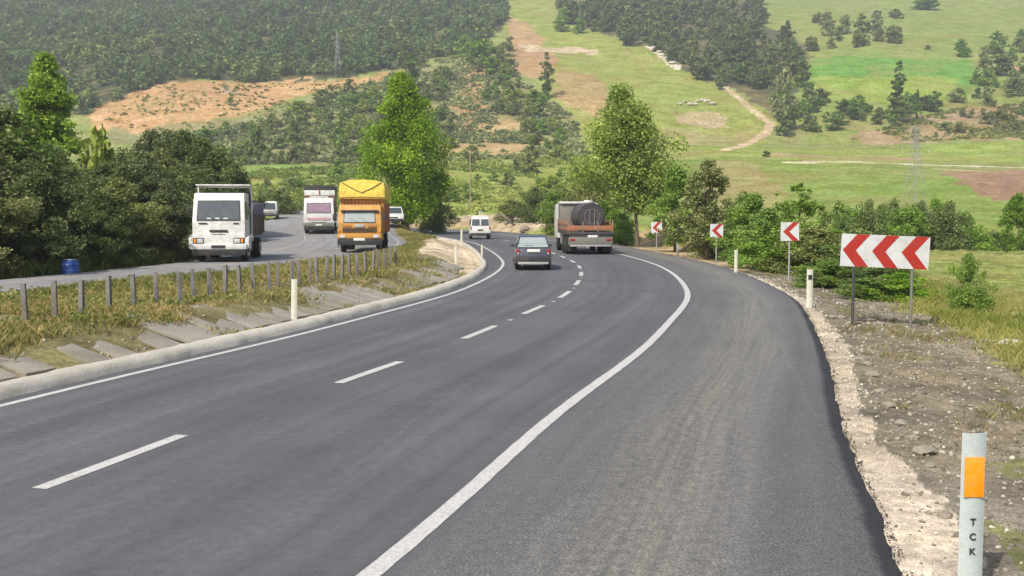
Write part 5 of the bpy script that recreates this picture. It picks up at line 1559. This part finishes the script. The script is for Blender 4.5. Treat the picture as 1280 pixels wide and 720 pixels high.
def build_rocks():
    rr = random.Random(12)
    def rock(x, y, s, mat, label, group=None, squash=.6, seed=0, name='rock', sink=.3):
        b = bmesh.new(); bmesh.ops.create_icosphere(b, subdivisions=3, radius=1)
        from mathutils import noise
        for v in b.verts:
            d = v.co.normalized()
            f = 1 + .35 * noise.noise(d * 1.3 + Vector((seed, 0, 0))) + .16 * noise.noise(d * 3.7 + Vector((0, seed, 0)))
            v.co = Vector((d.x * f * 1.25, d.y * f, d.z * f * squash)) * s
        k = BM(); k._add(b, mat, 0)
        z = float(height(np.array([x]), np.array([y]))[0])
        o = k.done(name, None, loc=(x, y, z + s * squash * (1 - sink) * .7)); o.rotation_euler = (0, 0, rr.uniform(0, 6))
        o['label'] = label; o['category'] = name.replace('_', ' ')
        if group: o['group'] = group
        return o
    # dark soil clods along the line where gravel meets soil
    for i, (px, py, s, lb) in enumerate([(1153, 566, .10, 'largest dark clod lying beside the gravel above left of the nearest marker post'),
                                         (1163, 583, .055, 'small dark stone just below the largest clod'),
                                         (1182, 646, .055, 'dark stone at the gravel edge left of the nearest marker post'),
                                         (1172, 558, .05, 'small clod right above the largest clod')]):
        w = hits(px, py)[0]; rock(w[0], w[1], s, 'stone', lb, None, .5, i * 3.1, 'soil_clod')
    for i, (px, py, s) in enumerate([(1074, 452, .13), (1090, 470, .10), (1085, 456, .08), (1112, 508, .09), (1126, 530, .075), (1100, 490, .07), (1140, 548, .06), (1064, 405, .12), (1052, 398, .10), (1086, 402, .12), (1040, 398, .10), (1098, 406, .09)]):
        w = hits(px, py)[0]; rock(w[0], w[1], s, 'stone', 'dark clod of soil along the inner edge of the pale gravel', 'soil clods along the gravel edge', .5, i * 1.7 + 5, 'soil_clod')
    for i, (px, py, s, lb) in enumerate([(1262, 431, .18, 'flat pale stone at the edge of the near field'), (1240, 428, .12, 'small pale stone at the edge of the near field')]):
        w = hits(px, py)[0]; rock(w[0], w[1], s, 'stone_pale', lb, None, .4, i * 3.1 + 40)
    for i in range(13):
        px = rr.uniform(530, 705); py = rr.uniform(274, 287) if px < 640 else rr.uniform(270, 290)
        w = hits(px, py)[0]
        if w[1] < 80: continue
        rock(w[0], w[1], rr.uniform(.2, .55), 'stone', 'grey boulder on the sandy bank beyond the far bend', 'grey boulders on the sandy bank', .7, i * 1.3 + 60, 'boulder')
    for i, (px, py) in enumerate([(849, 131), (856, 128), (862, 131), (872, 127), (878, 126), (884, 128), (890, 131), (868, 131), (795, 50), (800, 54), (792, 54), (820, 64), (828, 70), (835, 75), (841, 80), (824, 66)]):
        w = hits(px, py)[0]
        rock(w[0], w[1], rr.uniform(1.0, 1.9), 'stone_pale', 'pale rock outcrop on the long hill meadow', 'pale rocks on the long hill meadow', .55, i * 2.3 + 90, 'boulder')
    # broken dead branch on the sandy bank
    w = hits(640, 284)[0]
    b = BM().tube([(-1.6, 0, 1.7), (-.6, 0, .75), (.5, .1, .15)], [.06, .10, .14], 'bark').tube([(-.6, 0, .75), (-.2, .1, 1.3)], [.07, .03], 'bark')
    o = b.done('dead_branch', None, loc=tuple(w)); o['label'] = 'dark dead branch leaning on the sandy bank beyond the far bend'; o['category'] = 'branch'

def build_pylons():
    def pylon(x, y, z, h, wb, label, arms=3, r=.05):
        o = empty('pylon', (x, y, z - .2), .5, label, 'pylon')
        b = BM(); n = 9
        lev = [h * (1 - (1 - k / n) ** 1.25) for k in range(n + 1)]
        def hw(zz): return max(wb / 2 * (1 - zz / h) ** .9, .12 * wb / 2)
        cr = [(-1, -1), (1, -1), (1, 1), (-1, 1)]
        for k in range(n):
            z0, z1 = lev[k], lev[k + 1]; a, c = hw(z0), hw(z1)
            for i in range(4):
                p, q = cr[i], cr[(i + 1) % 4]
                b.tube([(p[0] * a, p[1] * a, z0), (p[0] * c, p[1] * c, z1)], r, 'galv', 4)
                b.tube([(p[0] * a, p[1] * a, z0), (q[0] * c, q[1] * c, z1)], r * .6, 'galv', 4)
                b.tube([(q[0] * a, q[1] * a, z0), (p[0] * c, p[1] * c, z1)], r * .6, 'galv', 4)
        b.done('mast', o)
        for k in range(arms):
            zz = h * (.78 + .09 * k); L = wb * (.95 - .12 * k); c = BM()
            for s in (-1, 1):
                c.tube([(0, -hw(zz), zz), (s * L, 0, zz)], r * .7, 'galv', 4).tube([(0, hw(zz), zz), (s * L, 0, zz)], r * .7, 'galv', 4).tube([(0, 0, zz + .06 * h), (s * L, 0, zz)], r * .7, 'galv', 4)
                c.tube([(s * L, 0, zz), (s * L, 0, zz - .5)], r * .9, 'sign_white', 5)
            c.done('crossarm', o)
        return o
    Y = 150; x = at(1141, Y); z = float(height(np.array([x]), np.array([float(Y)]))[0])
    pylon(x, Y, z, EYE + (262 - 158) / FPX * Y - z, 2.9, 'thin grey lattice pylon standing behind the hedge row at the right', 3, .035)
    w = hits(422, 97)[0]; h = 55 / FPX * w[1]
    pylon(w[0], w[1], w[2], h, 2.6, 'small lattice pylon at the lower edge of the pine forest', 2, .07)
    w = hits(588, 262)[0]; h = 76 / FPX * w[1]
    o = empty('utility_pole', tuple(w), .2, 'slim grey utility pole in the scrub above the far bend', 'pole')
    BM().tube([(0, 0, -.3), (0, 0, h)], [.16, .09], 'wood_grey').done('pole', o)
    BM().box((0, 0, h - .5), (1.6, .1, .12), 'wood_grey', .01).done('crossarm', o)

# ================================================================== LIGHT, AIR, CAMERA
def build_light():
    SUN_EL = math.radians(46); d = Vector((-.55, -.84, 0)).normalized()
    sd = Vector((d.x * math.cos(SUN_EL), d.y * math.cos(SUN_EL), math.sin(SUN_EL)))
    l = bpy.data.lights.new('sun', 'SUN'); l.energy = 3.8; l.angle = math.radians(.6); l.color = (1, .94, .84)
    o = bpy.data.objects.new('sun', l); COL.objects.link(o); o.rotation_euler = (-sd).to_track_quat('-Z', 'Y').to_euler()
    w = bpy.data.worlds.new('World'); SC.world = w; w.use_nodes = True
    nt = w.node_tree; bg = nt.nodes['Background']; sk = nt.nodes.new('ShaderNodeTexSky'); sk.sky_type = 'NISHITA'
    sk.sun_disc = False; sk.sun_elevation = SUN_EL; sk.sun_rotation = math.atan2(sd.x, sd.y); sk.dust_density = 3.0; sk.air_density = 1.2
    nt.links.new(sk.outputs[0], bg.inputs['Color']); bg.inputs['Strength'].default_value = .135

def build_haze():
    b = BM(); b.box((0, 690, 172), (3300, 1640, 360), 'white_paint', 0)
    o = b.done('haze', None, smooth=False)
    t = NT('haze_air'); v = t.n('ShaderNodeVolumePrincipled')
    v.inputs['Color'].default_value = (.94, .96, 1.0, 1); v.inputs['Density'].default_value = .00042; v.inputs['Anisotropy'].default_value = .25
    t.l(v.outputs[0], t.out.inputs['Volume'])
    o.data.materials.clear(); o.data.materials.append(t.m); o['kind'] = 'stuff'; o['label'] = 'thin pale summer haze over the valley'; o['category'] = 'haze'

def build_camera():
    c = bpy.data.cameras.new('camera'); o = bpy.data.objects.new('camera', c); COL.objects.link(o)
    c.sensor_width = 36; c.lens = FPX / 1280 * 36; c.clip_end = 5000; c.clip_start = .05
    o.location = (0, 0, EYE); o.rotation_euler = (math.pi / 2 - PITCH, 0, 0); SC.camera = o

def main():
    build_materials(); define_cover(); build_terrain(); build_roads()
    build_protos(); build_trees(); build_forest(); build_ground_cover()
    white_truck(); yellow_truck(); pink_truck(); tanker(); dark_car(); small_van(); white_car(); minibus()
    build_signs(); build_furniture(); build_rocks(); build_pylons()
    build_light(); build_haze(); build_camera()
    vs = SC.view_settings; vs.view_transform = 'Standard'; vs.look = 'None'; vs.gamma = 1; vs.exposure = 0.5
    SC.render.engine = 'CYCLES'; SC.cycles.max_bounces = 6; SC.cycles.volume_bounces = 0
    SC.cycles.use_denoising = True
main()
